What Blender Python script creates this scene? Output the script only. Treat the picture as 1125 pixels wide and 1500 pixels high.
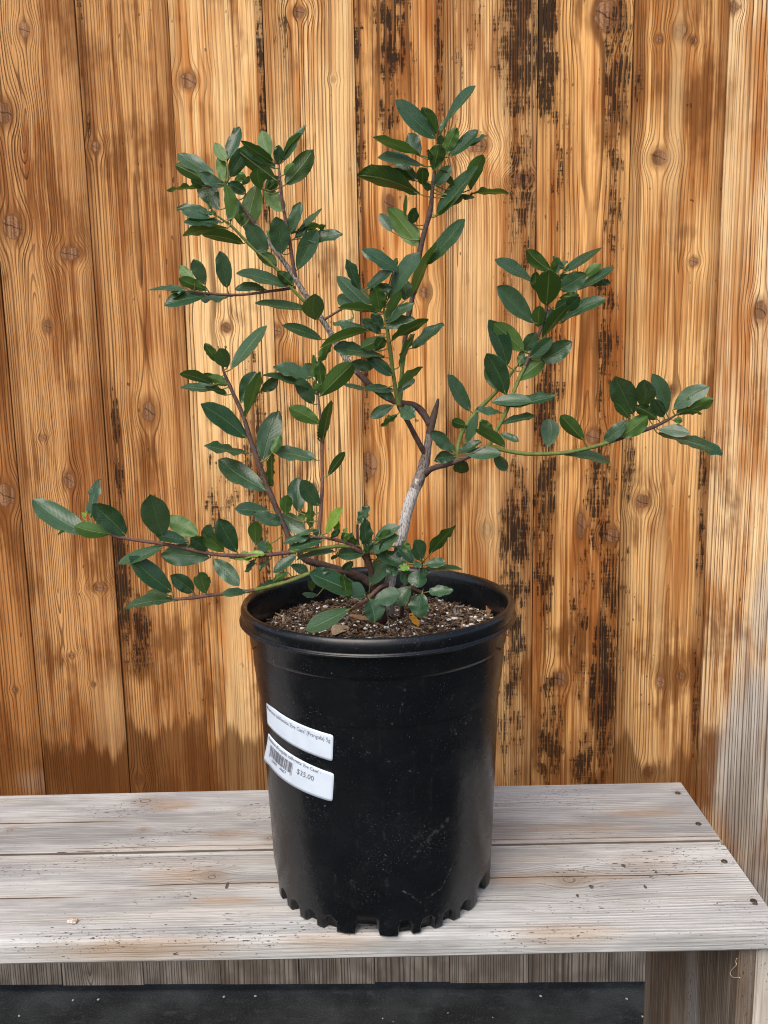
import bpy, bmesh, math, random
from mathutils import Vector, Matrix, noise as mnoise
R = math.radians
S = bpy.context.scene
for o in list(bpy.data.objects):
    bpy.data.objects.remove(o)
COL = S.collection

# ------------------------------------------------------------------ camera
BT = 0.53                                   # height of the bench top above the ground
F_PX, PITCH, YAW, ROLL = 1345.6, 0.17417, -0.0195, -0.018308
CX, CY = 562.5, 750.0
CAM = Vector((0.0, 0.0, BT + 0.56392))
_F = Vector((math.sin(YAW)*math.cos(PITCH), math.cos(YAW)*math.cos(PITCH), -math.sin(PITCH)))
_R0 = Vector((math.cos(YAW), -math.sin(YAW), 0)); _U0 = _R0.cross(_F)
_R = _R0*math.cos(ROLL) + _U0*math.sin(ROLL)
_U = -_R0*math.sin(ROLL) + _U0*math.cos(ROLL)
cd = bpy.data.cameras.new('camera'); co = bpy.data.objects.new('camera', cd); COL.objects.link(co)
cd.sensor_fit = 'VERTICAL'; cd.sensor_height = 36.0; cd.lens = 36.0*F_PX/1500.0
cd.clip_start = 0.02; cd.clip_end = 500
co.matrix_world = Matrix((( _R.x, _U.x, -_F.x, CAM.x), (_R.y, _U.y, -_F.y, CAM.y), (_R.z, _U.z, -_F.z, CAM.z), (0, 0, 0, 1)))
S.camera = co

# ------------------------------------------------------------------ light
SUN_EL, SUN_AZ = R(50), R(205)              # azimuth clockwise from +Y: high behind the camera, veiled by cloud
w = bpy.data.worlds.new('World'); S.world = w; w.use_nodes = True
nt = w.node_tree; bg = nt.nodes['Background']
sky = nt.nodes.new('ShaderNodeTexSky'); sky.sky_type = 'NISHITA'; sky.sun_disc = False
sky.sun_elevation = SUN_EL; sky.sun_rotation = SUN_AZ; sky.dust_density = 4.0; sky.air_density = 1.0; sky.ozone_density = 1.0
nt.links.new(sky.outputs[0], bg.inputs[0]); bg.inputs[1].default_value = 0.13
sl = bpy.data.lights.new('sun', 'SUN'); so = bpy.data.objects.new('sun', sl); COL.objects.link(so)
sl.energy = 1.3; sl.angle = R(50); sl.color = (1.0, 0.95, 0.88)
sd = Vector((math.sin(SUN_AZ)*math.cos(SUN_EL), math.cos(SUN_AZ)*math.cos(SUN_EL), math.sin(SUN_EL)))
so.rotation_euler = sd.to_track_quat('Z', 'Y').to_euler()
so.location = sd*5
S.view_settings.view_transform = 'Standard'; S.view_settings.look = 'None'
S.view_settings.exposure = 0.7; S.view_settings.gamma = 1.0
S.render.engine = 'CYCLES'
S.cycles.max_bounces = 8; S.cycles.transparent_max_bounces = 8
S.cycles.filter_width = 1.1
try: S.cycles.use_denoising = True
except Exception: pass

# ------------------------------------------------------------------ helpers
def ray(u, v): return _F + _R*((u-CX)/F_PX) - _U*((v-CY)/F_PX)
def at_y(u, v, y):
    e = ray(u, v); return CAM + e*((y-CAM.y)/e.y)
def at_z(u, v, z):
    e = ray(u, v); return CAM + e*((z-CAM.z)/e.z)
def px_of(P):
    d = P-CAM; z = d.dot(_F); return (CX+F_PX*d.dot(_R)/z, CY-F_PX*d.dot(_U)/z)
def tag(o, label=None, cat=None, group=None, kind=None):
    if label: o['label'] = label
    if cat: o['category'] = cat
    if group: o['group'] = group
    if kind: o['kind'] = kind
    return o
def empty(name, loc, **k):
    o = bpy.data.objects.new(name, None); COL.objects.link(o); o.location = loc; o.empty_display_size = .05
    return tag(o, **k)
def link(name, me, parent=None, mats=(), smooth=True, **k):
    o = bpy.data.objects.new(name, me); COL.objects.link(o)
    for m in mats: me.materials.append(m)
    if smooth:
        for p in me.polygons: p.use_smooth = True
    if parent is not None:
        o.parent = parent
        o.matrix_parent_inverse = Matrix.Translation(parent.matrix_local.translation).inverted() if parent.parent is None else Matrix.Identity(4)
    return tag(o, **k)
def mesh(name, V, Fc, mi=None, uv=None):
    me = bpy.data.meshes.new(name); me.from_pydata([tuple(v) for v in V], [], Fc)
    if mi: me.polygons.foreach_set('material_index', mi)
    if uv:
        l = me.uv_layers.new(name='UVMap')
        for lp in me.loops: l.data[lp.index].uv = uv[lp.vertex_index]
    me.update(); return me

class X:                                    # small expression layer over shader nodes
    def __init__(s, nt, sock): s.nt, s.s = nt, sock
    def _m(s, op, *a, clamp=False):
        n = s.nt.nodes.new('ShaderNodeMath'); n.operation = op; n.use_clamp = clamp
        for i, q in enumerate((s,)+a):
            if isinstance(q, X): s.nt.links.new(q.s, n.inputs[i])
            else: n.inputs[i].default_value = q
        return X(s.nt, n.outputs[0])
    def __add__(s, b): return s._m('ADD', b)
    __radd__ = __add__
    def __sub__(s, b): return s._m('SUBTRACT', b)
    def __rsub__(s, b): return (s*-1.0)+b
    def __mul__(s, b): return s._m('MULTIPLY', b)
    __rmul__ = __mul__
    def __truediv__(s, b): return s._m('DIVIDE', b)
    def sqrt(s): return s._m('SQRT')
    def abs(s): return s._m('ABSOLUTE')
    def fract(s): return s._m('FRACT')
    def max(s, b): return s._m('MAXIMUM', b)
    def min(s, b): return s._m('MINIMUM', b)
    def pw(s, b): return s._m('POWER', b)
    def clamp(s): return s._m('ADD', 0.0, clamp=True)
    def inv1(s): return (s+1.0)._m('POWER', -1.0)
    def ss(s, a, b, lo=0.0, hi=1.0):
        n = s.nt.nodes.new('ShaderNodeMapRange'); n.interpolation_type = 'SMOOTHSTEP'
        s.nt.links.new(s.s, n.inputs[0])
        for i, q in enumerate((a, b, lo, hi)): n.inputs[i+1].default_value = q
        return X(s.nt, n.outputs[0])
def newmat(name, rough=.6, spec=.3):
    m = bpy.data.materials.new(name); m.use_nodes = True
    b = m.node_tree.nodes['Principled BSDF']; b.inputs['Roughness'].default_value = rough
    b.inputs['Specular IOR Level'].default_value = spec
    return m, m.node_tree, b
def vec(nt, a, b, c):
    n = nt.nodes.new('ShaderNodeCombineXYZ')
    for i, q in enumerate((a, b, c)):
        if isinstance(q, X): nt.links.new(q.s, n.inputs[i])
        else: n.inputs[i].default_value = q
    return X(nt, n.outputs[0])
def noi(nt, v, scale=1.0, detail=2.0, rough=.5, dist=0.0):
    n = nt.nodes.new('ShaderNodeTexNoise'); nt.links.new(v.s, n.inputs['Vector'])
    n.inputs['Scale'].default_value = scale; n.inputs['Detail'].default_value = detail
    n.inputs['Roughness'].default_value = rough; n.inputs['Distortion'].default_value = dist
    return X(nt, n.outputs[0])
def mixc(nt, f, a, b, mode='MIX'):
    n = nt.nodes.new('ShaderNodeMix'); n.data_type = 'RGBA'; n.blend_type = mode
    for i, q in ((0, f), (6, a), (7, b)):
        if isinstance(q, X): nt.links.new(q.s, n.inputs[i])
        elif i == 0: n.inputs[0].default_value = q
        else: n.inputs[i].default_value = (*q, 1.0)
    return X(nt, n.outputs[2])
def bump(nt, h, b, dist=.001, strength=.6):
    n = nt.nodes.new('ShaderNodeBump'); n.inputs['Strength'].default_value = strength; n.inputs['Distance'].default_value = dist
    nt.links.new(h.s, n.inputs['Height']); nt.links.new(n.outputs[0], b.inputs['Normal'])
def setc(nt, c, b, name='Base Color'): nt.links.new(c.s, b.inputs[name])
def objco(nt, seed=0.0):
    t = nt.nodes.new('ShaderNodeTexCoord'); s = nt.nodes.new('ShaderNodeSeparateXYZ')
    nt.links.new(t.outputs['Object'], s.inputs[0])
    return [X(nt, s.outputs[i]) for i in range(3)]

# ------------------------------------------------------------------ wood of the wall
def wood(name, hw, seed, spacing=.006, c0=0.0, A=.018, fd=2.2, doff=0.0, wob=.0032, knots=(), stains=(), greys=(), pales=(),
         lite=(.70, .44, .20), tan=(.34, .145, .045), brown=(.075, .026, .007), line_str=.9, edge=.8, zlow=.40, drip=.5, lowgrey=.0, broad=.5):
    m, nt, b = newmat(name, .7, .08)
    ox, oy, z = objco(nt)
    x = ox+oy
    zs = z+seed*3.7
    xw = x+(noi(nt, vec(nt, x*5.0, zs*2.3, seed), 1, 2)-.5)*(2*wob)
    halo = None; kmask = None; kring = None
    for (kx, kz, kr, ks) in knots:
        vx = x-kx; vz = (z-kz)*ks
        r2 = vx*vx+vz*vz
        d2 = r2*(1.0/(kr*1.55)**2)
        xw = xw-vx*(d2*d2*.35+1.0)._m('POWER', -1.0)*.85
        kd = (r2*(1.0/kr**2)).sqrt()+(noi(nt, vec(nt, x*70, z*70, seed+kx), 1, 3)-.5)*.9
        mk = kd.ss(.72, 1.08, 1, 0); kmask = mk if kmask is None else kmask.max(mk)
        hl = d2.ss(.1, 1.6, 1, 0); halo = hl if halo is None else halo.max(hl)
        kr_ = ((kd*4.3).fract().ss(.5, .95)*.45+kd.ss(.78, .95)*.75+(vx*.35+vz+(noi(nt, vec(nt, x*60, z*60, seed+kz), 1, 2)-.5)*kr*.8).abs().ss(0, kr*.10, .9, 0))*mk; kring = kr_ if kring is None else kring.max(kr_)
    dz = (noi(nt, vec(nt, 0.0, zs*fd, seed), 1, 1.5)-.5)*(2*A*1.7)+doff
    dx = xw-c0
    f = (dx*dx+dz*dz+1e-7).sqrt()
    f = f+(noi(nt, vec(nt, f*24, seed+60, zs*.25), 1, 2)-.5)*(spacing*6)
    f = f+(noi(nt, vec(nt, f*70, seed, zs*.6), 1, 3)-.5)*(spacing*2.7)
    f = f+(noi(nt, vec(nt, x*160, zs*7, seed), 1, 2)-.5)*(spacing*.22)
    t = (f/spacing).fract()
    line = (t.ss(.60, .88)*.88+t.ss(.05, .9)*.12)*t.ss(.94, 1.0, 1, 0)
    lnoise = noi(nt, vec(nt, f*45, seed+5, zs*1.2), 1, 2)
    lv = lnoise.ss(.30, .58, .55, 1.0)*noi(nt, vec(nt, xw*30, seed+6, zs*1.8), 1, 2).ss(.34, .58, .35, 1.0)
    fib = noi(nt, vec(nt, x*700, zs*14, seed), 1, 3)
    fib2 = noi(nt, vec(nt, x*260, zs*5, seed+9), 1, 3)
    big = noi(nt, vec(nt, xw*17, zs*2.2, seed+2), 1, 3, .55)
    big2 = noi(nt, vec(nt, x*6, zs*4.5, seed+4), 1, 3, .6)
    strk = noi(nt, vec(nt, x*75, zs*3.2, seed+41), 1, 4, .6)
    tone = (big*.42+big2*.42+strk*.16+(fib2-.5)*.40+(strk-.5)*.25).ss(.5-broad*.20, .5+broad*.24)
    col = mixc(nt, tone, lite, tan)
    col = mixc(nt, fib.ss(.30, .72)*.42, col, tan)
    lcol = mixc(nt, line*lv*noi(nt, vec(nt, x*80, zs*8, seed+44), 1, 2).ss(.28, .58, .65, 1.0)*line_str, col, brown)
    # planed edges browned by age, blotchy
    e = (x.abs()*(1.0/hw)).ss(.62, 1.02)*(big2*.8+.25)*edge
    lcol = mixc(nt, e.clamp(), lcol, (.17, .068, .022))
    bl = noi(nt, vec(nt, x*11, zs*6.5, seed+31), 1, 4, .6)*1.0
    bl = (bl+(fib2-.5)*.25+(strk-.5)*.25+z.ss(.40, .80, .055, 0)).ss(.52, .70)*.82
    lcol = mixc(nt, bl, lcol, (.155, .055, .014))
    if halo is not None:
        lcol = mixc(nt, (halo*(big2*1.2+fib2*.4-.12)).clamp(), lcol, (.17, .062, .018))
        lcol = mixc(nt, kmask*(fib2*.5+.6), lcol, mixc(nt, fib2.ss(.35, .65), (.12, .052, .024), (.36, .19, .10)))
        lcol = mixc(nt, (kring*.85).clamp(), lcol, (.045, .018, .008))
    # little worm holes and specks
    sp = noi(nt, vec(nt, x*120, zs*60, seed+8), 1, 1).ss(.76, .80)
    lcol = mixc(nt, sp*.7, lcol, (.05, .02, .01))
    for (px_, pz, sx, sz, st) in pales:
        g = (vec(nt, (x-px_)*(1/sx), (z-pz)*(1/sz), 0.0))
        d = g.nt.nodes.new('ShaderNodeVectorMath'); d.operation = 'LENGTH'; nt.links.new(g.s, d.inputs[0])
        k = X(nt, d.outputs['Value']).ss(.2, 1.1, 1, 0)
        lcol = mixc(nt, k*(fib2*.8+.25)*st, lcol, (.72, .47, .22))
    hgt = line*1.0+fib*.35
    # saw-blackened patches: remains of dark skin left between the rubbed ridges
    if stains:
        ss_ = None
        for (px_, pz, sx, sz, st) in stains:
            g = vec(nt, (x-px_)*(1/sx), (z-pz)*(1/sz), 0.0)
            d = nt.nodes.new('ShaderNodeVectorMath'); d.operation = 'LENGTH'; nt.links.new(g.s, d.inputs[0])
            k = X(nt, d.outputs['Value']).ss(.25, 1.15, st, 0)
            ss_ = k if ss_ is None else ss_.max(k)
        n1 = noi(nt, vec(nt, x*320, zs*34, seed+11), 1, 4, .65)
        n2 = noi(nt, vec(nt, x*34, zs*240, seed+12), 1, 3, .6)
        n3 = noi(nt, vec(nt, x*38, zs*24, seed+13), 1, 3, .6)
        val = ss_+((n1-.5)*1.5+(n2-.5)*.55+(n3-.5)*1.3-line*lv*.75)*ss_.ss(.0, .35)
        mk = val.ss(.40, .62)
        warm = (ss_.ss(.08, .6)*(n3*.9+n1*.5)).clamp()
        lcol = mixc(nt, warm*.8, lcol, (.105, .036, .010))
        lcol = mixc(nt, mk*.9, lcol, (.013, .0085, .0065))
        hgt = hgt+mk*.5
    # weathered grey
    gm = None
    if lowgrey > 0:
        gm = (z+(noi(nt, vec(nt, x*45, zs*5, seed+20), 1, 3)-.5)*.10).ss(.16, .36, 1, 0)
    for (px_, pz, sx, sz, st) in greys:
        g = vec(nt, (x-px_)*(1/sx), (z-pz)*(1/sz), 0.0)
        d = nt.nodes.new('ShaderNodeVectorMath'); d.operation = 'LENGTH'; nt.links.new(g.s, d.inputs[0])
        k = (X(nt, d.outputs['Value'])+(noi(nt, vec(nt, x*40, zs*6, seed+22), 1, 3)-.5)*1.1).ss(.35, 1.05, st, 0)
        gm = k if gm is None else gm.max(k)
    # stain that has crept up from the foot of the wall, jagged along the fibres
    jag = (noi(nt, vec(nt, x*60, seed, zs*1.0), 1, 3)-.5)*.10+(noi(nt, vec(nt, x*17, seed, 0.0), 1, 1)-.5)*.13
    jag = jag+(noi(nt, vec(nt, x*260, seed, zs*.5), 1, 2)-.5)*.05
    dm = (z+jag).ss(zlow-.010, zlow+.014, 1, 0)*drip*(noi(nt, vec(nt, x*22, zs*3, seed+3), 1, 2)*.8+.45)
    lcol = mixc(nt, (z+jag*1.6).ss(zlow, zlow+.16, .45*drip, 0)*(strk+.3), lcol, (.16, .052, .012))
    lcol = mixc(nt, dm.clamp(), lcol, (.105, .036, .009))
    if gm is not None:
        low = z.ss(.16, .36, 1, 0)*(noi(nt, vec(nt, x*30, zs*16, seed+50), 1, 3).ss(.3, .65)*.6+.55)  # bench shade painted over the weathered grey near the foot
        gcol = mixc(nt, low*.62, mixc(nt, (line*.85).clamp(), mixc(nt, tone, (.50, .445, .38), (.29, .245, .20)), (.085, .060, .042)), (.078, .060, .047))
        lcol = mixc(nt, gm.clamp(), lcol, gcol)
    setc(nt, lcol, b)
    bump(nt, hgt, b, .0014, .75)
    return m

# plain grey weathered wood (bench); cross and along axes are chosen
def greywood(name, seed, along='x', lite=(.555, .56, .55), dark=(.27, .272, .268), cracks_and_shade=(), knots=(), spacing=.0042, c0=.03, A=.02, browns=(), blacks=()):
    m, nt, b = newmat(name, .8, .1)
    ox, oy, oz = objco(nt)
    if along == 'x': a, c = ox, oy+oz
    else: a, c = oz, ox+oy
    as_ = a+seed*2.3
    cw = c+(noi(nt, vec(nt, as_*3.0, c*6.0, seed), 1, 2)-.5)*.012
    kmask = halo = kr_ = None
    for (ka, kc, kr, ks) in knots:
        vx = c-kc; va = (a-ka)*ks
        r2 = vx*vx+va*va; d2 = r2*(1/(kr*1.8)**2)
        cw = cw-vx*(d2*d2*.35+1.0)._m('POWER', -1.0)*.92
        kd = (r2*(1/kr**2)).sqrt()+(noi(nt, vec(nt, a*120, c*120, seed+ka), 1, 2)-.5)*.5
        mk = kd.ss(.7, 1.1, 1, 0); kmask = mk if kmask is None else kmask.max(mk)
        hl = d2.ss(.1, 1.7, 1, 0); halo = hl if halo is None else halo.max(hl)
        q = (kd*2.2).fract()*mk; kr_ = q if kr_ is None else kr_.max(q)
    dz = (noi(nt, vec(nt, as_*1.6, seed, 0.0), 1, 1.5)-.5)*(2*A)
    f = ((cw-c0)*(cw-c0)+dz*dz+1e-7).sqrt()
    f = f+(noi(nt, vec(nt, f*80, as_*.5, seed), 1, 2)-.5)*(spacing*2)
    f = f+(noi(nt, vec(nt, c*300, as_*12, seed), 1, 2)-.5)*(spacing*.5)
    t = (f/spacing).fract()
    line = t.ss(.2, .9)*t.ss(.9, 1.0, 1, 0)
    lv = noi(nt, vec(nt, f*60, as_*2.5, seed+5), 1, 2).ss(.35, .65)
    fib = noi(nt, vec(nt, as_*16, c*900, seed), 1, 3, .65)
    big = noi(nt, vec(nt, as_*3.2, c*16, seed+2), 1, 4, .6)
    mid = noi(nt, vec(nt, as_*13, c*55, seed+3), 1, 3, .6)
    tone = (big*.7+mid*.3).ss(.36, .64)
    col = mixc(nt, tone, lite, dark)
    stk = noi(nt, vec(nt, as_*6, c*330, seed+25), 1, 4, .65)
    col = mixc(nt, stk.ss(.47, .66)*.36, col, dark)
    col = mixc(nt, stk.ss(.36, .5, 1, 0)*.18, col, (.80, .785, .75))
    col = mixc(nt, noi(nt, vec(nt, as_*2.1, c*22, seed+14), 1, 3).ss(.50, .72)*.35, col, (.52, .45, .36))
    col = mixc(nt, noi(nt, vec(nt, as_*2.6, c*12, seed+15), 1, 3).ss(.54, .74)*.5, col, (.40, .42, .45))
    col = mixc(nt, line*lv*.5, col, (.20, .185, .17))
    col = mixc(nt, fib.ss(.40, .74)*.42, col, (.21, .20, .185))
    for (ka, kc, sa, sc, st) in browns:
        g = vec(nt, (a-ka)*(1/sa), (c-kc)*(1/sc), 0.0)
        d = nt.nodes.new('ShaderNodeVectorMath'); d.operation = 'LENGTH'; nt.links.new(g.s, d.inputs[0])
        k = X(nt, d.outputs['Value']).ss(.2, 1.1, st, 0)*(fib*.7+mid*.7)
        col = mixc(nt, k.clamp(), col, (.34, .22, .12))
    if kmask is not None:
        col = mixc(nt, halo*mid*.7, col, (.22, .18, .145))
        col = mixc(nt, kmask*.45, col, (.27, .22, .18))
        col = mixc(nt, kr_.ss(.55, .95)*.8, col, (.05, .04, .035))
    h = line*.6*lv+fib*.8
    # saw nicks, mould dots, short dark checks
    gate = noi(nt, vec(nt, as_*6, c*22, seed+7), 1, 2).ss(.40, .66)
    n1 = noi(nt, vec(nt, as_*150, c*430, seed+6), 1, 2, .6)
    nick = (n1+gate*.12).ss(.745, .785)
    n2 = noi(nt, vec(nt, as_*420, c*520, seed+16), 1, 1)
    dots = (n2+gate*.06).ss(.775, .80)
    dk = nick.max(dots)
    for (ka, kc, sa, sc, st) in blacks:
        g = vec(nt, (a-ka)*(1/sa), (c-kc)*(1/sc), 0.0)
        d = nt.nodes.new('ShaderNodeVectorMath'); d.operation = 'LENGTH'; nt.links.new(g.s, d.inputs[0])
        k = (X(nt, d.outputs['Value']).ss(.2, 1.1, st, 0)+(noi(nt, vec(nt, as_*70, c*420, seed+19), 1, 2)-.5)*1.6).ss(.55, .7)
        dk = dk.max(k)
    for (cc, a0, a1, wd, amp) in cracks_and_shade:
        off = (noi(nt, vec(nt, as_*4, seed+cc*10, 0.0), 1, 3)-.5)*amp
        wv = noi(nt, vec(nt, as_*22, seed+cc, 3.0), 1, 2)*wd*1.5+wd*.15
        dd = (c-cc+off).abs()
        k = (dd-wv).ss(-.0004, .0006, 1, 0)*a.ss(a0-.03, a0+.03)*a.ss(a1-.03, a1+.03, 1, 0)
        dk = dk.max(k)
        col = mixc(nt, dd.ss(0.0, .009, .35, 0)*a.ss(a0-.03, a0+.03)*a.ss(a1-.03, a1+.03, 1, 0), col, (.36, .26, .17))
    col = mixc(nt, dk*.85, col, (.045, .037, .032))
    setc(nt, col, b); bump(nt, h-dk*2.5, b, .0010, .7)
    return m

# ------------------------------------------------------------------ ground
gm_, gnt, gb = newmat('asphalt', .85, .25)
gx, gy, gz = objco(gnt)
gv = vec(gnt, gx, gy, gz)
n1 = noi(gnt, gv, 9, 4, .6); n2 = noi(gnt, gv, 260, 3, .6)
gc = mixc(gnt, n1.ss(.35, .7), (.018, .019, .018), (.050, .053, .051))
gc = mixc(gnt, noi(gnt, vec(gnt, gx*2.0, gy*3.5, gz), 14, 5, .65).ss(.52, .72)*.5, gc, (.085, .09, .088))
gc = mixc(gnt, n2.ss(.5, .75)*.5, gc, (.10, .105, .108))
setc(gnt, gc, gb); bump(gnt, n2+n1*.5, gb, .004, .7)
link('ground', mesh('ground', [(-120, -120, 0), (120, -120, 0), (120, 120, 0), (-120, 120, 0)], [(0, 1, 2, 3)]), None, [gm_], False, kind='structure')
pm, pnt, pb = newmat('pebble_stone', .8); pb.inputs['Base Color'].default_value = (.5, .49, .46, 1)
rng = random.Random(4)
bmx = bmesh.new()
for i in range(260):
    if i < 7:
        u, v = [(107, 1465), (144, 1464), (28, 1488), (328, 1460), (374, 1459), (792, 1459), (918, 1463)][i]
        P = at_z(u, v, 0.001); r = .0022
    else:
        P = Vector((rng.uniform(-1.2, 1.2), rng.uniform(.5, 1.38), .001)); r = rng.uniform(.0008, .0022)
    bmesh.ops.create_icosphere(bmx, subdivisions=1, radius=r, matrix=Matrix.Translation(P) @ Matrix.Rotation(rng.random()*6, 4, 'Z') @ Matrix.Diagonal((1.3, 1, .6, 1)))
me = bpy.data.meshes.new('pebbles'); bmx.to_mesh(me); bmx.free()
link('pebbles', me, None, [pm], True, kind='stuff', label='tiny pale pebbles scattered on the dark asphalt', cat='pebbles')

# ------------------------------------------------------------------ wall of upright boards
WY = 1.42
SEAMS = [-.61836, -.47272, -.33455, -.19526, -.05986, .0732, .21206, .35265, .49216]
SEAMS = [s*WY/1.461788 for s in SEAMS]
def wp(u, v):
    P = at_y(u, v, WY); return P.x, P.z
edges = [SEAMS[0]-.14*k for k in (4, 3, 2, 1)] + SEAMS + [SEAMS[-1]+.14*k for k in (1, 2, 3, 4)]
wall = empty('plank_wall', (0, WY, 0), label='wall of upright reclaimed honey brown planks behind the bench', cat='wall')
K = {}      # knots per board in photo pixels: u, v, radius px, squash along the board
K[4] = [(30, 10, 0, 0)]
BOARD = {
 0: dict(spacing=.0045, c0=.09, A=.01, tan=(0.235, 0.077, 0.019), lite=(0.462, 0.212, 0.069), brown=(.055, .018, .005), kn=[(8, 725, 16, .8), (22, 1010, 5, 1)], zlow=1075, drip=.5, greys=[(50, 1145, 40, 30, .15)]),
 1: dict(spacing=.0040, c0=-.022, A=.020, fd=3.1, lite=(0.609, 0.325, 0.126), tan=(0.250, 0.089, 0.025), brown=(.055, .019, .005), kn=[(36, 45, 9, .7), (4, 165, 15, .8), (18, 332, 17, .8), (102, 372, 17, 1.5), (70, 478, 8, .8), (101, 703, 10, .7), (62, 641, 6, 1.2), (146, 861, 13, 1.9), (105, 960, 6, 1.2), (137, 1002, 4, 1)],
         zlow=1092, drip=1.0, pl=[(165, 1060, 40, 110, .55)]),
 2: dict(spacing=.0046, c0=.004, A=.020, fd=2.6, lite=(0.651, 0.345, 0.130), tan=(0.250, 0.084, 0.022), brown=(.055, .018, .005), kn=[(140, 215, 8, .9), (219, 603, 12, .6), (204, 1141, 9, .9), (200, 962, 4, 1)],
         st=[(121, 60, 6, 190, .62), (180, 855, 16, 130, 1.15), (205, 930, 26, 80, .75), (172, 660, 9, 120, .75)], zlow=1062, drip=.9),
 3: dict(spacing=.0072, c0=-.16, A=.02, fd=2.0, lite=(0.900, 0.610, 0.288), tan=(0.500, 0.206, 0.057), brown=(.075, .024, .006), kn=[(275, 118, 12, 1.0), (268, 428, 10, 1.4), (331, 480, 8, .9), (335, 735, 4, 1)], line_str=1.0, edge=.5,
         st=[(384, 120, 9, 260, .78), (325, 740, 40, 110, .50), (376, 690, 20, 190, .85), (389, 880, 14, 200, .8), (312, 780, 9, 160, .6)], pl=[(330, 200, 30, 260, .6), (345, 950, 22, 260, .9)], drip=.85, zlow=1092),
 4: dict(spacing=.0052, c0=.03, A=.016, fd=1.4, lite=(0.900, 0.610, 0.288), tan=(0.500, 0.211, 0.062), brown=(.075, .024, .006), kn=[(438, 17, 10, 1.2), (402, 484, 12, 1.3), (489, 116, 4, 1), (460, 715, 6, .8)], line_str=1.0, edge=.6,
         st=[(412, 50, 16, 60, .55), (396, 580, 12, 120, .6), (420, 690, 22, 60, .4)], pl=[(500, 130, 22, 260, .7), (420, 250, 24, 200, .5)], drip=.25),
 5: dict(spacing=.0085, c0=-.008, A=.026, fd=2.4, lite=(0.861, 0.473, 0.176), tan=(0.380, 0.126, 0.028), brown=(.085, .025, .005), kn=[(541, 682, 15, .6), (623, 428, 9, .9), (572, 300, 9, .5), (575, 225, 9, .4)], line_str=.9, edge=.5,
         st=[(575, 40, 30, 110, .95), (598, 110, 18, 60, .6), (570, 165, 20, 40, .7), (525, 150, 12, 200, .7), (645, 120, 8, 200, .75), (590, 250, 30, 60, .45), (538, 600, 7, 220, .6), (530, 400, 8, 300, .5)], pl=[(640, 600, 16, 260, .5)], drip=.3),
 6: dict(spacing=.0040, c0=-.05, A=.015, fd=1.8, lite=(0.861, 0.541, 0.242), tan=(0.420, 0.169, 0.049), brown=(.07, .023, .006), kn=[(696, 213, 18, 1.6), (764, 263, 17, 1.9), (712, 775, 8, .7)], line_str=.85, edge=.7,
         st=[(758, 70, 36, 110, 1.0), (690, 20, 24, 60, .55), (668, 90, 12, 110, .5), (762, 300, 28, 170, .62), (755, 780, 26, 120, .95), (755, 900, 30, 170, .7), (750, 1060, 30, 130, .62), (745, 430, 20, 80, .5)], pl=[(735, 100, 8, 160, .7), (720, 760, 30, 90, .6), (700, 500, 30, 200, .45)], drip=.35),
 7: dict(spacing=.0068, c0=.012, A=.026, fd=2.3, lite=(0.840, 0.473, 0.176), tan=(0.370, 0.122, 0.027), brown=(.085, .025, .005), kn=[(889, 22, 21, .8), (868, 640, 11, .9), (896, 785, 15, 1.1), (820, 995, 11, .8), (851, 770, 8, .35)], line_str=.95, edge=.3,
         st=[(800, 60, 22, 130, 1.0), (905, 110, 26, 110, .9), (820, 230, 30, 200, .48), (900, 300, 20, 130, .6), (800, 700, 22, 260, .85), (880, 720, 26, 110, .85), (895, 860, 20, 90, .9), (885, 1010, 24, 170, 1.0), (805, 1080, 26, 120, .8), (850, 900, 30, 180, .5), (862, 1120, 40, 70, .8), (815, 550, 20, 120, .55), (885, 500, 30, 160, .65)], drip=.3,
         greys=[]),
 8: dict(spacing=.0048, c0=.010, A=.022, fd=2.0, lite=(0.819, 0.493, 0.204), tan=(0.400, 0.160, 0.044), brown=(.07, .023, .006), kn=[(997, 46, 10, .8), (966, 57, 6, 1), (1016, 59, 6, 1), (967, 231, 13, 1.0), (1017, 383, 7, 1), (984, 570, 7, .8), (942, 735, 12, .9), (968, 999, 7, .6), (998, 990, 8, 1), (950, 1131, 9, .8)], line_str=.85, edge=1.0,
         st=[(938, 120, 10, 70, .55), (921, 690, 12, 60, .85), (1030, 690, 10, 70, .75), (1026, 830, 8, 200, .55), (1020, 1040, 8, 120, .7), (915, 900, 12, 260, .5), (1022, 950, 12, 60, .5), (922, 600, 9, 60, .5)], pl=[(990, 180, 14, 200, .8), (965, 850, 16, 170, .6)],
         zlow=1100, drip=.8, greys=[]),
 9: dict(spacing=.0050, c0=-.19, A=.02, fd=1.6, lite=(0.900, 0.650, 0.354), tan=(0.460, 0.187, 0.057), brown=(.06, .019, .005), kn=[(1076, 10, 8, .9), (1115, 455, 10, .6)], line_str=1.0, edge=.3,
         st=[(1118, 560, 18, 160, .35)], greys=[(1095, 1120, 60, 260, 1.0), (1115, 900, 24, 110, .6)], drip=.45, zlow=1085, pl=[(1075, 250, 30, 280, .5)]),
}
PXM = F_PX/1.44
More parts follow.
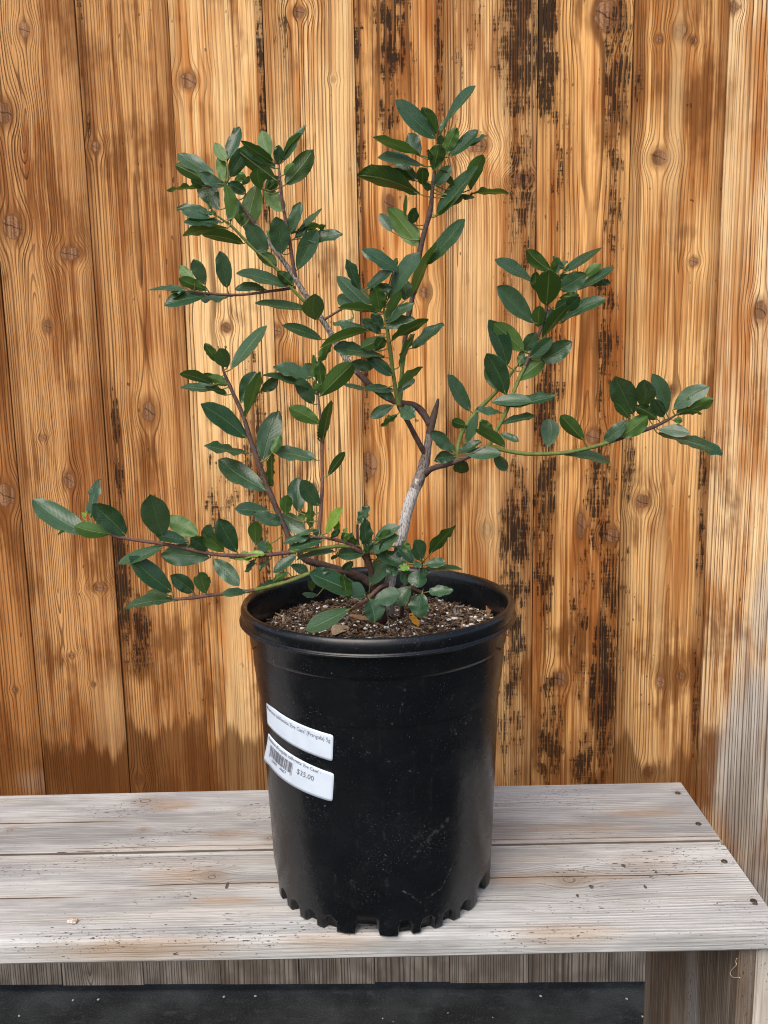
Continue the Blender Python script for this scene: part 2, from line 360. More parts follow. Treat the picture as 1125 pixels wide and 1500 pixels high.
for i in range(len(edges)-1):
    x0, x1 = edges[i]+.0004, edges[i+1]-.0004
    xc, hw = (x0+x1)/2, (x1-x0)/2
    bi = i-3
    rr = random.Random(i*7+3)
    prm = dict(BOARD.get(bi, dict(spacing=.0055, c0=rr.uniform(-.06, .06), A=.02, kn=[], st=[])))
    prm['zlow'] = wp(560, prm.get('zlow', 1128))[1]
    kn = [(wp(u, v)[0]-xc, wp(u, v)[1], .85*r/PXM, sq) for (u, v, r, sq) in prm.pop('kn', [])]
    bl = lambda L, q=1.0, e=1.0: [(wp(u, v)[0]-xc, wp(u, v)[1], e*a/PXM, e*c/PXM, s*q) for (u, v, a, c, s) in L]
    st = bl(prm.pop('st', []), 0.70, 1.3); gr = bl(prm.pop('greys', [])); pl = bl(prm.pop('pl', []))
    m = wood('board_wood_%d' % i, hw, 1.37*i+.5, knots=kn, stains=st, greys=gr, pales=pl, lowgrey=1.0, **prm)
    V, Fc = [], []
    NZ = 16; z0, z1 = .018+rr.uniform(-.001, .002), 1.95
    yo = rr.uniform(-.0012, .0012)
    for k in range(NZ+1):
        z = z0+(z1-z0)*k/NZ
        jl, jr = [mnoise.noise((z*4, i*3.1+q*.5, 1.3))*.0009 for q in (0, 1)]
        for (sx, y) in ((-1, .019), (-1, .0015+yo), (-.992, yo), (.992, yo), (1, .0015+yo), (1, .019)):
            V.append((sx*hw+(jl if sx < 0 else jr), y, z))
    for k in range(NZ):
        for j in range(6):
            a = k*6+j; b_ = k*6+(j+1) % 6
            Fc.append((a, b_, b_+6, a+6))
    Fc.append(tuple(range(5, -1, -1))); Fc.append(tuple(range(NZ*6, NZ*6+6)))
    o = bpy.data.objects.new('plank', mesh('plank', V, Fc)); COL.objects.link(o); o.data.materials.append(m)
    o.parent = wall; o.location = (xc, 0, 0)
# backing sheet and rails that carry the boards
bm_, bnt, bb = newmat('dark_backing', .9); bb.inputs['Base Color'].default_value = (.03, .018, .01, 1)
def box(name, lo, hi, mat, parent=None, bev=.0, **k):
    b = bmesh.new(); bmesh.ops.create_cube(b, size=1)
    for v in b.verts: v.co = Vector([(lo[i]+hi[i])/2+v.co[i]*(hi[i]-lo[i]) for i in range(3)])
    if bev: bmesh.ops.bevel(b, geom=b.edges[:], offset=bev, segments=2, affect='EDGES')
    me = bpy.data.meshes.new(name); b.to_mesh(me); b.free()
    return link(name, me, parent, [mat], False, **k)
o = box('backing', (edges[0], .0205, .03), (edges[-1], .035, 1.94), bm_, wall); o.matrix_parent_inverse = Matrix.Identity(4)

# ------------------------------------------------------------------ bench
TH = .02267
BQ = Matrix.Rotation(TH, 4, 'Z')
YF, YG, YB, XR, TK = .8144, .9716, 1.1245, .3854, .026      # in bench axes (rotated by TH about the camera foot)
bench = empty('bench', (0, 0, 0), label='weathered grey wooden bench with two wide boards under the black pot', cat='bench')
bench.rotation_euler = (0, 0, TH)
def benchco(u, v, z=0.0):
    P = at_z(u, v, BT+z); P = BQ.inverted() @ P; return P.x, P.y
def benchplank(ya, yb, seed, mat, z=BT, x0=-1.1, x1=XR, rd=.006):
    V, Fc = [], []
    NX = 26; rr = random.Random(seed)
    yc = (ya+yb)/2
    prof = [(ya, -TK+.003), (ya, -rd), (ya+rd*.22, -rd*.42), (ya+rd*.55, -rd*.14), (ya+rd, 0), (yb-.004, 0), (yb, -.003), (yb, -TK+.001), (ya+.003, -TK)]
    n = len(prof)
    for k in range(NX+1):
        x = x0+(x1-x0)*k/NX
        for j, (y, zz) in enumerate(prof):
            jit = mnoise.noise((x*5, seed*3.1+j*.05, .2))*.0014
            jz = mnoise.noise((x*3, seed*1.7, y*9))*.0008
            V.append((x-(x0+x1)/2, y-yc+jit, zz+jz))
    for k in range(NX):
        for j in range(n):
            a = k*n+j; b_ = k*n+(j+1) % n
            Fc.append((a+n, b_+n, b_, a))
    Fc.append(tuple(range(n))); Fc.append(tuple(NX*n+j for j in range(n-1, -1, -1)))
    o = link('plank', mesh('plank', V, Fc), None, [mat], False)
    o.parent = bench; o.location = ((x0+x1)/2, yc, z)
    return o
XM = (-1.1+XR)/2
def bk(ym, L): return [(benchco(u, v)[0]-XM, benchco(u, v)[1]-ym, r/1150, s) for (u, v, r, s) in L]
def bb_(ym, L): return [(benchco(u, v)[0]-XM, benchco(u, v)[1]-ym, a/1150, c/620, s) for (u, v, a, c, s) in L]
ymf, ymb = (YF+YG)/2, (YG+YB)/2
def cy(u, v, ym): return benchco(u, v)[1]-ym
mf = greywood('front_plank_wood', 3.3, cracks_and_shade=[(cy(250, 1310, ymf), -.7, .02, .0009, .006), (cy(800, 1282, ymf)-.002, .1, .72, .0008, .012)],
    knots=bk(ymf, [(310, 1284, 9, .8), (833, 1288, 13, .8)]), browns=bb_(ymf, [(270, 1280, 70, 14, .7), (330, 1318, 60, 8, .7), (800, 1286, 120, 12, .55), (200, 1385, 160, 12, .9), (830, 1365, 90, 12, .7), (480, 1375, 90, 10, .6), (950, 1262, 60, 14, .4)]),
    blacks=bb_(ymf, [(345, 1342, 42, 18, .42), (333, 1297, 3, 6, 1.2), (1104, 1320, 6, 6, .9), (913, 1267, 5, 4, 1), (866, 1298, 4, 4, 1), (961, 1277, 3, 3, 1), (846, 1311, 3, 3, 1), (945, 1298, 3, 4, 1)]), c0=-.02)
mb = greywood('back_plank_wood', 7.9, cracks_and_shade=[(cy(100, 1205, ymb), -.8, .02, .0009, .007), (YG+.0045-ymb, -.9, .9, .0016, .002), (cy(390, 1245, ymb)+.012, .0, .75, .0003, .012)],  # second entry paints the rounded edge's shadow along the plank gap
    knots=bk(ymb, [(213, 1174, 11, .55), (14, 1217, 6, .7), (210, 1216, 5, .8), (395, 1228, 8, .9), (993, 1162, 4, 1)]), browns=bb_(ymb, [(250, 1180, 50, 14, .7), (940, 1190, 80, 10, .6), (850, 1215, 120, 10, .5), (340, 1222, 50, 8, .5)]),
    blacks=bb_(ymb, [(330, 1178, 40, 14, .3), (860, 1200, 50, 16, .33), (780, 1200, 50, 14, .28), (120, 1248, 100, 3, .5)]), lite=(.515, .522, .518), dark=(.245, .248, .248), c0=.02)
benchplank(YF, YG-.0020, 1, mf); benchplank(YG+.0020, YB, 2, mb, rd=.011)
ml = greywood('leg_shaded_wood', 5.1, along='z', lite=(.15, .105, .07), dark=(.075, .05, .033), c0=.05)
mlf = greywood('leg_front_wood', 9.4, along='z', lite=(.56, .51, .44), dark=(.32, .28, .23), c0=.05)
def benchbox(name, lo, hi, mat, bev=.0015):
    c = [(lo[i]+hi[i])/2 for i in range(3)]
    o = box(name, [lo[i]-c[i] for i in range(3)], [hi[i]-c[i] for i in range(3)], mat, None, bev)
    o.parent = bench; o.location = c; return o
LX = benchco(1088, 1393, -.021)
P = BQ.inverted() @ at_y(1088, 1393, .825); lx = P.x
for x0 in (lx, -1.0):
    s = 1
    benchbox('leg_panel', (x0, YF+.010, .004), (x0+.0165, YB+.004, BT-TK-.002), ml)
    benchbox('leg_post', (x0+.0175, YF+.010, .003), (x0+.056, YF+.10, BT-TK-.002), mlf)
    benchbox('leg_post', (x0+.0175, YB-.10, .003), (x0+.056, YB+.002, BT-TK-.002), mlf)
# inner shade of the panel is painted in by its darker wood; posts are lighter
# screws
sm_, snt, sb = newmat('rusty_screw', .55, .5); sb.inputs['Metallic'].default_value = .7
sx, sy, sz = objco(snt); setc(snt, mixc(snt, noi(snt, vec(snt, sx, sy, sz), 600, 3).ss(.4, .65), (.06, .055, .05), (.16, .10, .06)), sb)
b = bmesh.new()
prof = [(0, -.0022), (.0008, -.0022), (.0011, .0001), (.0032, .0003), (.0036, -.0003), (.0037, -.003)]
N = 14; rings = []
for (r, z) in prof:
    rings.append([b.verts.new((r*math.cos(6.2832*k/N), r*math.sin(6.2832*k/N), z)) for k in range(N)] if r else [b.verts.new((0, 0, z))])
for k in range(N):
    b.faces.new((rings[0][0], rings[1][k], rings[1][(k+1) % N]))
    for j in range(1, len(rings)-1):
        b.faces.new((rings[j][k], rings[j+1][k], rings[j+1][(k+1) % N], rings[j][(k+1) % N]))
sme = bpy.data.meshes.new('screw'); b.to_mesh(sme); b.free(); sme.materials.append(sm_)
for (u, v) in ((993, 1162), (1023, 1207), (1061, 1262), (1104, 1320)):
    x, y = benchco(u, v)
    o = bpy.data.objects.new('screw', sme); COL.objects.link(o); o.parent = bench; o.location = (x, y, BT+.0006)

# ------------------------------------------------------------------ pot
PX, PY, PH, PR = -.02632, .92644, .31107, .1425
pot = empty('plant_pot', (PX, PY, BT), label='black plastic nursery pot with two white price stickers standing on the bench', cat='plant pot')
pmx, pnt, pb = newmat('black_plastic', .35, .45)
ax, ay, az = objco(pnt)
pv = vec(pnt, ax, ay, az)
c = mixc(pnt, noi(pnt, pv, 14, 4).ss(.4, .7), (.0028, .0036, .0050), (.0050, .0062, .0080))
ang = ay._m('ARCTAN2', ax)
sv = vec(pnt, ang*.118, az, 0.0)
gate = noi(pnt, sv, 17, 3, .6).ss(.25, .85)
d1 = (noi(pnt, sv, 260, 3, .65)+gate*.05).ss(.675, .77)
d2 = (noi(pnt, sv, 560, 2, .6)+gate*.08).ss(.66, .76)
streak = noi(pnt, vec(pnt, ang*16, az*7, 2.0), 1, 4, .6).ss(.55, .8)*noi(pnt, sv, 120, 3).ss(.45, .7)
scr = noi(pnt, vec(pnt, ang*9+az*40, az*200-ang*30, 4.0), 1, 2).ss(.80, .83)
ring = (noi(pnt, vec(pnt, ang*9, az*70, 7.0), 1, 2, dist=2.0)-.5).abs().ss(0, .012, 1, 0)*gate*noi(pnt, sv, 60, 2).ss(.55, .7)
dust = d1*(gate*.55+.10)
c = mixc(pnt, streak*.14, c, (.12, .13, .14))
c = mixc(pnt, dust.clamp(), c, (.22, .23, .23))
c = mixc(pnt, d2*(gate*.26+.05), c, (.26, .27, .28))
def rub(a0, z0, a1, z1, wd, st):
    # pale scratch between two points of the pot's side (angle in degrees from the front, height)
    import math as _m
    p0 = ((-90+a0)*_m.pi/180*.118, z0); p1 = ((-90+a1)*_m.pi/180*.118, z1)
    dx_, dz_ = p1[0]-p0[0], p1[1]-p0[1]; L2 = dx_*dx_+dz_*dz_
    sx_ = ang*.118
    t_ = (((sx_-p0[0])*dx_+(az-p0[1])*dz_)*(1/L2)).clamp()
    wv = (noi(pnt, sv, 60, 2)-.5)*.010
    ddx, ddz = sx_-t_*dx_-p0[0]+wv, az-t_*dz_-p0[1]+wv
    d_ = (ddx*ddx+ddz*ddz).sqrt()
    return d_.ss(0, wd, st*.55, 0)*noi(pnt, sv, 200, 3, .65).ss(.42, .68)
for q in ((10, .052, 20, .036, .0016, .5), (20, .036, 30, .043, .0015, .45), (30, .043, 36, .062, .0013, .6), (22, .10, 33, .115, .005, .25), (16, .085, 24, .105, .003, .2), (-22, .175, -20, .155, .004, .3), (12, .26, 10, .235, .0014, .3)):
    c = mixc(pnt, rub(*q), c, (.30, .31, .32))
c = mixc(pnt, scr*.3+ring*.35, c, (.25, .26, .27))
setc(pnt, c, pb)
rg = noi(pnt, sv, 30, 3).ss(.3, .7, .22, .33); pnt.links.new(rg.s, pb.inputs['Roughness'])
bump(pnt, noi(pnt, pv, 55, 3)+d1*.1, pb, .0012, .35)
def wall_r(z):          # outer radius of the pot's side at height z
    return .117+(.1268-.117)*max(0, z)/(PH-.065) if z < PH-.065 else .1268
prof = [(.010, .0), (.014, .0), (.018, .0), (.022, .0), (.03, 0)]
zs = [0, .002, .004, .006, .008, .0095, .011, .0122, .0134, .0144, .0153, .0161, .0168, .018, .0195, .021, .026, .034, .05, .08, .12, .16, .20, PH-.068]
outer = [(wall_r(z), z) for z in zs]
outer[0] = (outer[0][0]-.0012, 0)
outer += [(.1270, PH-.0655), (.1290, PH-.0645), (.1296, PH-.062), (.1300, PH-.046), (.1302, PH-.0435), (.1326, PH-.0415), (.1332, PH-.0385), (.1342, PH-.022), (.1352, PH-.0195),
          (.1398, PH-.0180), (.1420, PH-.0178), (.1432, PH-.0171), (.1433, PH-.0163), (.1426, PH-.0157), (.1406, PH-.0148), (.1408, PH-.0136), (.1416, PH-.010), (.1415, PH-.005), (.1402, PH-.0018), (.1382, PH), (.1358, PH-.0008), (.1340, PH-.0035), (.1330, PH-.008),
          (.1316, PH-.03), (.1305, PH-.06), (.127, PH-.09)]
NA = 576
V, Fc = [], []
GAPC = -90-6.8
for (r, z) in outer:
    for k in range(NA):
        phi = 360.0*k/NA
        rr_, zz = r, z
        if z < .03:
            q = ((phi-GAPC+36) % 72)-36            # angle from the nearest gap centre
            def sm(a, b_, t):
                t = min(1, max(0, (t-a)/(b_-a))); return t*t*(3-2*t)
            gap = 1-sm(4.6, 6.4, abs(q))
            if gap > 0:
                zz = max(z, z+(.0105*gap if z < .0105 else 0)*(1-z/.0105 if z < .0105 else 0))
                rr_ -= .0035*gap*(1-sm(.010, .028, z))
            rr_ -= .0022*(1-sm(.010, .032, z))*(1-sm(5, 12, abs(q)))
            d = min(abs((q % 72)-t) for t in (18.8, 30.2, 41.8, 53.2))
            aw = 3.3*math.sqrt(max(0.0, 1-max(0.0, (z-.008)/.0082)**2)) if z < .0162 else 0
            if aw > 0: rr_ -= .0085*(1-sm(aw*.80, aw*1.08+.2, d))
        V.append((rr_*math.cos(R(phi)), rr_*math.sin(R(phi)), zz))
for j in range(len(outer)-1):
    for k in range(NA):
        a, b_ = j*NA+k, j*NA+(k+1) % NA
        Fc.append((a, b_, b_+NA, a+NA))
# underside
nb = len(V)
for (r, z) in ((.1095, .0005), (.1065, .0125), (0.001, .0125)):
    for k in range(NA):
        q = ((360.0*k/NA-GAPC+36) % 72)-36; g_ = 1-sm(4.6, 6.4, abs(q))
        phi = R(360.0*k/NA); V.append((r*math.cos(phi), r*math.sin(phi), z+(.0108*g_ if z < .005 else 0)))
for (a0, b0) in ((nb, 0), (nb+NA, nb), (nb+2*NA, nb+NA)):
    for k in range(NA): Fc.append((a0+k, a0+(k+1) % NA, b0+(k+1) % NA, b0+k))
me = mesh('pot_body', V, Fc)
o = link('pot_body', me, None, [pmx], True); o.parent = pot

# stickers -----------------------------------------------------------
def pot_hit(u, v):
    e = ray(u, v); best = None
    s = .5
    for i in range(4000):
        P = CAM+e*s; z = P.z-BT
        if 0 < z < PH-.06:
            if math.hypot(P.x-PX, P.y-PY) < wall_r(z): break
        s += .0003
    return math.atan2(P.y-PY, P.x-PX), z
stm, stn, stb = newmat('sticker_paper', .45, .4)
q_ = objco(stn); setc(stn, mixc(stn, noi(stn, vec(stn, *q_), 40, 3).ss(.4, .7), (.60, .68, .78), (.54, .62, .72)), stb)
inkm, inkn, inkb = newmat('print_ink', .6); inkb.inputs['Base Color'].default_value = (.13, .13, .16, 1)
bpy.context.view_layer.update()
def sticker(corners, peel, label):
    A = [pot_hit(*c_) for c_ in corners]     # TL TR BR BL
    def surf(s, t, lift=0.0):                # s 0..1 left to right, t 0..1 top to bottom
        ph = (A[0][0]*(1-s)+A[1][0]*s)*(1-t)+(A[3][0]*(1-s)+A[2][0]*s)*t
        z = (A[0][1]*(1-s)+A[1][1]*s)*(1-t)+(A[3][1]*(1-s)+A[2][1]*s)*t
        k = max(0.0, 1-((s/.16)+((1-t)/.7))) if peel else 0
        r = wall_r(z)+.0007+lift+.0028*k**1.3
        return (r*math.cos(ph), r*math.sin(ph), z)
    V, Fc = [], []
    NS, NT = 40, 10
    for j in range(NT+1):
        for i in range(NS+1):
            s, t = i/NS, j/NT
            # rounded corners
            cs, ct = .022, .07
            if min(s, 1-s) < cs and min(t, 1-t) < ct: 
                a = 1-min(s, 1-s)/cs; b_ = 1-min(t, 1-t)/ct
                L = math.hypot(a, b_)
                if L > 1:
                    a /= L; b_ /= L
                    s = cs*(1-a) if s < .5 else 1-cs*(1-a); t = ct*(1-b_) if t < .5 else 1-ct*(1-b_)
            V.append(surf(s, t))
    for j in range(NT):
        for i in range(NS):
            a = j*(NS+1)+i; Fc.append((a, a+NS+1, a+NS+2, a+1))
    st = link('sticker', mesh('sticker', V, Fc), None, [stm], True, label=label); st.parent = pot
    sol = st.modifiers.new('thick', 'SOLIDIFY'); sol.thickness = .00012; sol.offset = -1
    return st, surf
def printed(name, parts, surf, parent):
    """parts: list of (text, s0, s1, t_base, height_t) and bars as (None, s0, s1, t0, t1)"""
    V, Fc = [], []
    for p in parts:
        if p[0] is None:
            _, s0, s1, t0, t1 = p; b0 = len(V)
            for j in range(5):
                t = t0+(t1-t0)*j/4
                V += [surf(s0, t, .0002), surf(s1, t, .0002)]
            for j in range(4): Fc.append((b0+2*j, b0+2*j+2, b0+2*j+3, b0+2*j+1))
            continue
        txt, s0, s1, tb, ht = p
        cu = bpy.data.curves.new('print', 'FONT'); cu.body = txt; cu.resolution_u = 2; cu.offset = .006
        ob = bpy.data.objects.new('print', cu); COL.objects.link(ob); bpy.context.view_layer.update()
        mt = bpy.data.meshes.new_from_object(ob.evaluated_get(bpy.context.evaluated_depsgraph_get()))
        xs = [v.co.x for v in mt.vertices]; xa, xb = min(xs), max(xs); b0 = len(V)
        for v in mt.vertices:
            V.append(surf(s0+(s1-s0)*(v.co.x-xa)/(xb-xa), tb-ht*v.co.y/.70, .0002))
        for f in mt.polygons: Fc.append(tuple(b0+i for i in f.vertices))
        bpy.data.objects.remove(ob); bpy.data.curves.remove(cu); bpy.data.meshes.remove(mt)
    o = link(name, mesh(name, V, Fc), None, [inkm], False); o.parent = parent
s1, f1 = sticker([(391, 1026), (489, 1076.5), (487.5, 1115), (392.5, 1060)], False, 'blank white upper sticker with one line of print')
printed('lettering', [("Rhamnus californica 'Eve Case' (Frangula) 5g", .025, .97, .30, .15)], f1, s1)
s2, f2 = sticker([(394, 1073), (490, 1133), (487.5, 1174), (391, 1112)], True, 'white lower price sticker with barcode and peeling corner')
bars = []; rb = random.Random(11); s = .10
while s < .515:
    wd = rb.choice([.004, .004, .007, .011, .014]); 
    bars.append((None, s, min(s+wd, .517), .26, .62 if .115 < s < .495 else .70)); s += wd+rb.choice([.004, .005, .008, .010])
printed('lettering', [("Rhamnus (Frangula) californica 'Eve Case' -", .03, .86, .17, .11), ("10407", .17, .28, .76, .10), ("44657", .33, .44, .76, .10), ("$35.00", .58, .79, .50, .17)]+bars, f2, s2)

# ------------------------------------------------------------------ potting soil
SZ = PH-.036
rs = random.Random(21)
def soil_h(x, y):
    return SZ+mnoise.noise((x*18, y*18, 3.3))*.004+mnoise.noise((x*60, y*60, 1.3))*.002+.004*max(0, 1-math.hypot(x-.01, y)/.08)
V, Fc = [], []; NR, NAA = 26, 72; SR = .1312
V.append((0, 0, soil_h(0, 0)))
for i in range(1, NR+1):
    for k in range(NAA):
        a = 6.28318*k/NAA; r = SR*i/NR; V.append((r*math.cos(a), r*math.sin(a), soil_h(r*math.cos(a), r*math.sin(a))))
for k in range(NAA): Fc.append((0, 1+k, 1+(k+1) % NAA))
for i in range(NR-1):
    for k in range(NAA):
        a, b_ = 1+i*NAA+k, 1+i*NAA+(k+1) % NAA; Fc.append((a, a+NAA, b_+NAA, b_))
MI = [0]*len(Fc)
def chip(P, L, W, T, rz, tilt, mi):
    M = Matrix.Translation(P) @ Matrix.Rotation(rz, 4, 'Z') @ Matrix.Rotation(tilt, 4, 'Y') @ Matrix.Rotation(rs.uniform(-.6, .6), 4, 'X')
    b0 = len(V)
    tw = rs.uniform(.3, 1.0); tw2 = rs.uniform(.3, 1.0)
    for (x, yw) in ((-L/2, tw), (0, 1.0), (L/2, tw2)):
        bend = rs.uniform(-.15, .15)*W
        for (y, z) in ((-W/2*yw, -T/2), (W/2*yw, -T/2), (W/2*yw, T/2), (-W/2*yw, T/2)):
            V.append(tuple(M @ Vector((x, y+bend, z))))
    for s_ in (0, 4):
        for j in range(4): Fc.append((b0+s_+j, b0+s_+(j+1) % 4, b0+s_+4+(j+1) % 4, b0+s_+4+j)); MI.append(mi)
    Fc.append((b0+3, b0+2, b0+1, b0)); Fc.append((b0+8, b0+9, b0+10, b0+11)); MI.extend((mi, mi))
ico = bmesh.new(); bmesh.ops.create_icosphere(ico, subdivisions=2, radius=1); ico.verts.ensure_lookup_table()
IV = [v.co.copy() for v in ico.verts]; IF = [tuple(v.index for v in f.verts) for f in ico.faces]; ico.free()
def crumb(P, r, mi):
    b0 = len(V); sd_ = rs.random()*50; sc = Vector((rs.uniform(.8, 1.4), rs.uniform(.7, 1.1), rs.uniform(.6, .9)))
    for v in IV:
        k = 1+.35*mnoise.noise((v.x*1.6+sd_, v.y*1.6, v.z*1.6)); V.append((P[0]+v.x*r*k*sc.x, P[1]+v.y*r*k*sc.y, P[2]+v.z*r*k*sc.z))
    for f in IF: Fc.append(tuple(b0+i for i in f)); MI.append(mi)
for i in range(6200):
    r = SR*math.sqrt(rs.random())*.985; a = rs.random()*6.283
    x, y = r*math.cos(a), r*math.sin(a)
    L = rs.choice([.003, .004, .006, .009, .014])*rs.uniform(.7, 1.3)
    chip(Vector((x, y, soil_h(x, y)+rs.uniform(-.0005, .0035))), L, rs.uniform(.0010, .0032), rs.uniform(.0006, .0014), rs.random()*6.283, rs.gauss(0, .35), rs.choices([1, 2, 3, 4], [.42, .34, .15, .09])[0])
for i in range(520):
    r = SR*math.sqrt(rs.random())*.97; a = rs.random()*6.283
    x, y = r*math.cos(a), r*math.sin(a)
    crumb((x, y, soil_h(x, y)+rs.uniform(.0005, .004)), rs.choice([.0007, .0009, .0011, .0014, .0019]), 5)
for (u, v, r) in ((720, 893, .0040), (665, 907, .0042), (657, 909, .003), (690, 905, .0024), (730, 886, .0034), (738, 885, .003), (542, 911, .0042), (538, 918, .0035), (535, 922, .003), (476, 890, .0030), (474, 870, .0024), (519, 918, .003), (470, 871, .002), (574, 897, .0035), (640, 895, .002)):
    P = at_z(u, v, BT+SZ+.004); crumb((P.x-PX, P.y-PY, SZ+.005), r*.62, 5); crumb((P.x-PX+r*.5, P.y-PY+.001, SZ+.0045), r*.45, 5)
def flat(name, c1, c2, sc, rough=.8):
    m, nt, b = newmat(name, rough, .2); q = objco(nt)
    n = noi(nt, vec(nt, *q), sc, 3, .6); setc(nt, mixc(nt, n.ss(.35, .65), c1, c2), b); bump(nt, n, b, .001, .6); return m
mats = [flat('soil_dark', (.022, .014, .009), (.065, .042, .027), 300), flat('bark_dark', (.035, .021, .013), (.085, .053, .033), 250), flat('bark_brown', (.10, .06, .036), (.20, .125, .075), 250),
        flat('bark_tan', (.20, .135, .085), (.30, .22, .15), 250), flat('bark_grey', (.13, .115, .10), (.23, .20, .18), 250), flat('perlite', (.62, .61, .57), (.78, .77, .74), 500, .9)]
so_ = link('potting_soil', mesh('potting_soil', V, Fc, MI), None, mats, False, kind='stuff', label='dark bark chip potting soil with white perlite filling the pot', cat='soil')
so_.location = (PX, PY, BT)

# ------------------------------------------------------------------ shrub
PD = PY
def place(u, v, dy, minh=.006):
    P = at_y(u, v, PD+dy)
    if P.z < BT+SZ+minh and math.hypot(P.x-PX, P.y-PY) < .135:
        P = at_z(u, v, BT+SZ+minh)
    return P
def cat(pts, n=6):
    out = []
    for i in range(len(pts)-1):
        p0, p1, p2, p3 = pts[max(0, i-1)], pts[i], pts[i+1], pts[min(len(pts)-1, i+2)]
        for k in range(n):
            t = k/n
            out.append([.5*((2*b)+(-a+c)*t+(2*a-5*b+4*c-d)*t*t+(-a+3*b-3*c+d)*t**3) for a, b, c, d in zip(p0, p1, p2, p3)])
    out.append(list(pts[-1])); return out
def tube(pts, rad, nseg=9, jit=.12, seed=0, V=None, Fc=None, uv=None):
    V = [] if V is None else V; Fc = [] if Fc is None else Fc
    b0 = len(V); n = len(pts); ref = Vector((.3, -.9, .2)); L = 0
    for i, p in enumerate(pts):
        t = (pts[min(n-1, i+1)]-pts[max(0, i-1)]).normalized()
        a = t.cross(ref).normalized(); b_ = t.cross(a)
        if i: L += (p-pts[i-1]).length
        r = rad[i]*(1+jit*mnoise.noise((p.x*90+seed, p.y*90, p.z*90)))
        for k in range(nseg):
            g = 6.28318*k/nseg; rk = r*(1+jit*.6*mnoise.noise((k*1.7+seed, p.z*120, p.x*120)))
            V.append(p+a*(rk*math.cos(g))+b_*(rk*math.sin(g)))
            if uv is not None: uv.append((k/nseg, L*10))
    for i in range(n-1):
        for k in range(nseg):
            a, b_ = b0+i*nseg+k, b0+i*nseg+(k+1) % nseg; Fc.append((a, b_, b_+nseg, a+nseg))
    Fc.append(tuple(b0+k for k in range(nseg-1, -1, -1))); Fc.append(tuple(b0+(n-1)*nseg+k for k in range(nseg)))
    return V, Fc
def bark(name, c1, c2, c3, fleck):
    m, nt, b = newmat(name, .7, .25); x, y, z = objco(nt); v = vec(nt, x, y, z)
    n = noi(nt, v, 220, 3, .6); n2 = noi(nt, vec(nt, x*900, y*900, z*260), 1, 3, .6); n3 = noi(nt, v, 40, 3)
    c = mixc(nt, n.ss(.35, .65), c1, c2); c = mixc(nt, (n2+n3*.35).ss(.56, .74)*fleck, c, c3)
    setc(nt, c, b); bump(nt, n+n2*.6, b, .0008, .6); return m
m_grey = bark('bark_pale_grey', (.10, .075, .06), (.055, .042, .036), (.36, .33, .30), .8)
m_white = bark('bark_lower_trunk', (.22, .19, .17), (.11, .09, .08), (.50, .485, .47), .85)
m_brown = bark('bark_purple_brown', (.085, .045, .035), (.045, .026, .022), (.16, .12, .10), .35)
m_upper = bark('bark_upper_trunk', (.12, .088, .07), (.065, .046, .038), (.34, .31, .29), .55)
m_red = bark('bark_red_brown', (.15, .062, .048), (.09, .042, .035), (.22, .16, .13), .3)
m_green = bark('green_stem', (.13, .17, .035), (.085, .12, .03), (.20, .20, .07), .4)
M_ST = dict(g=m_grey, w=m_white, b=m_brown, r=m_red, n=m_green)
shrub = empty('shrub', (PX, PY, BT+SZ), label='evergreen shrub with dark oval leaves and forked grey trunk growing in the black pot', cat='shrub')
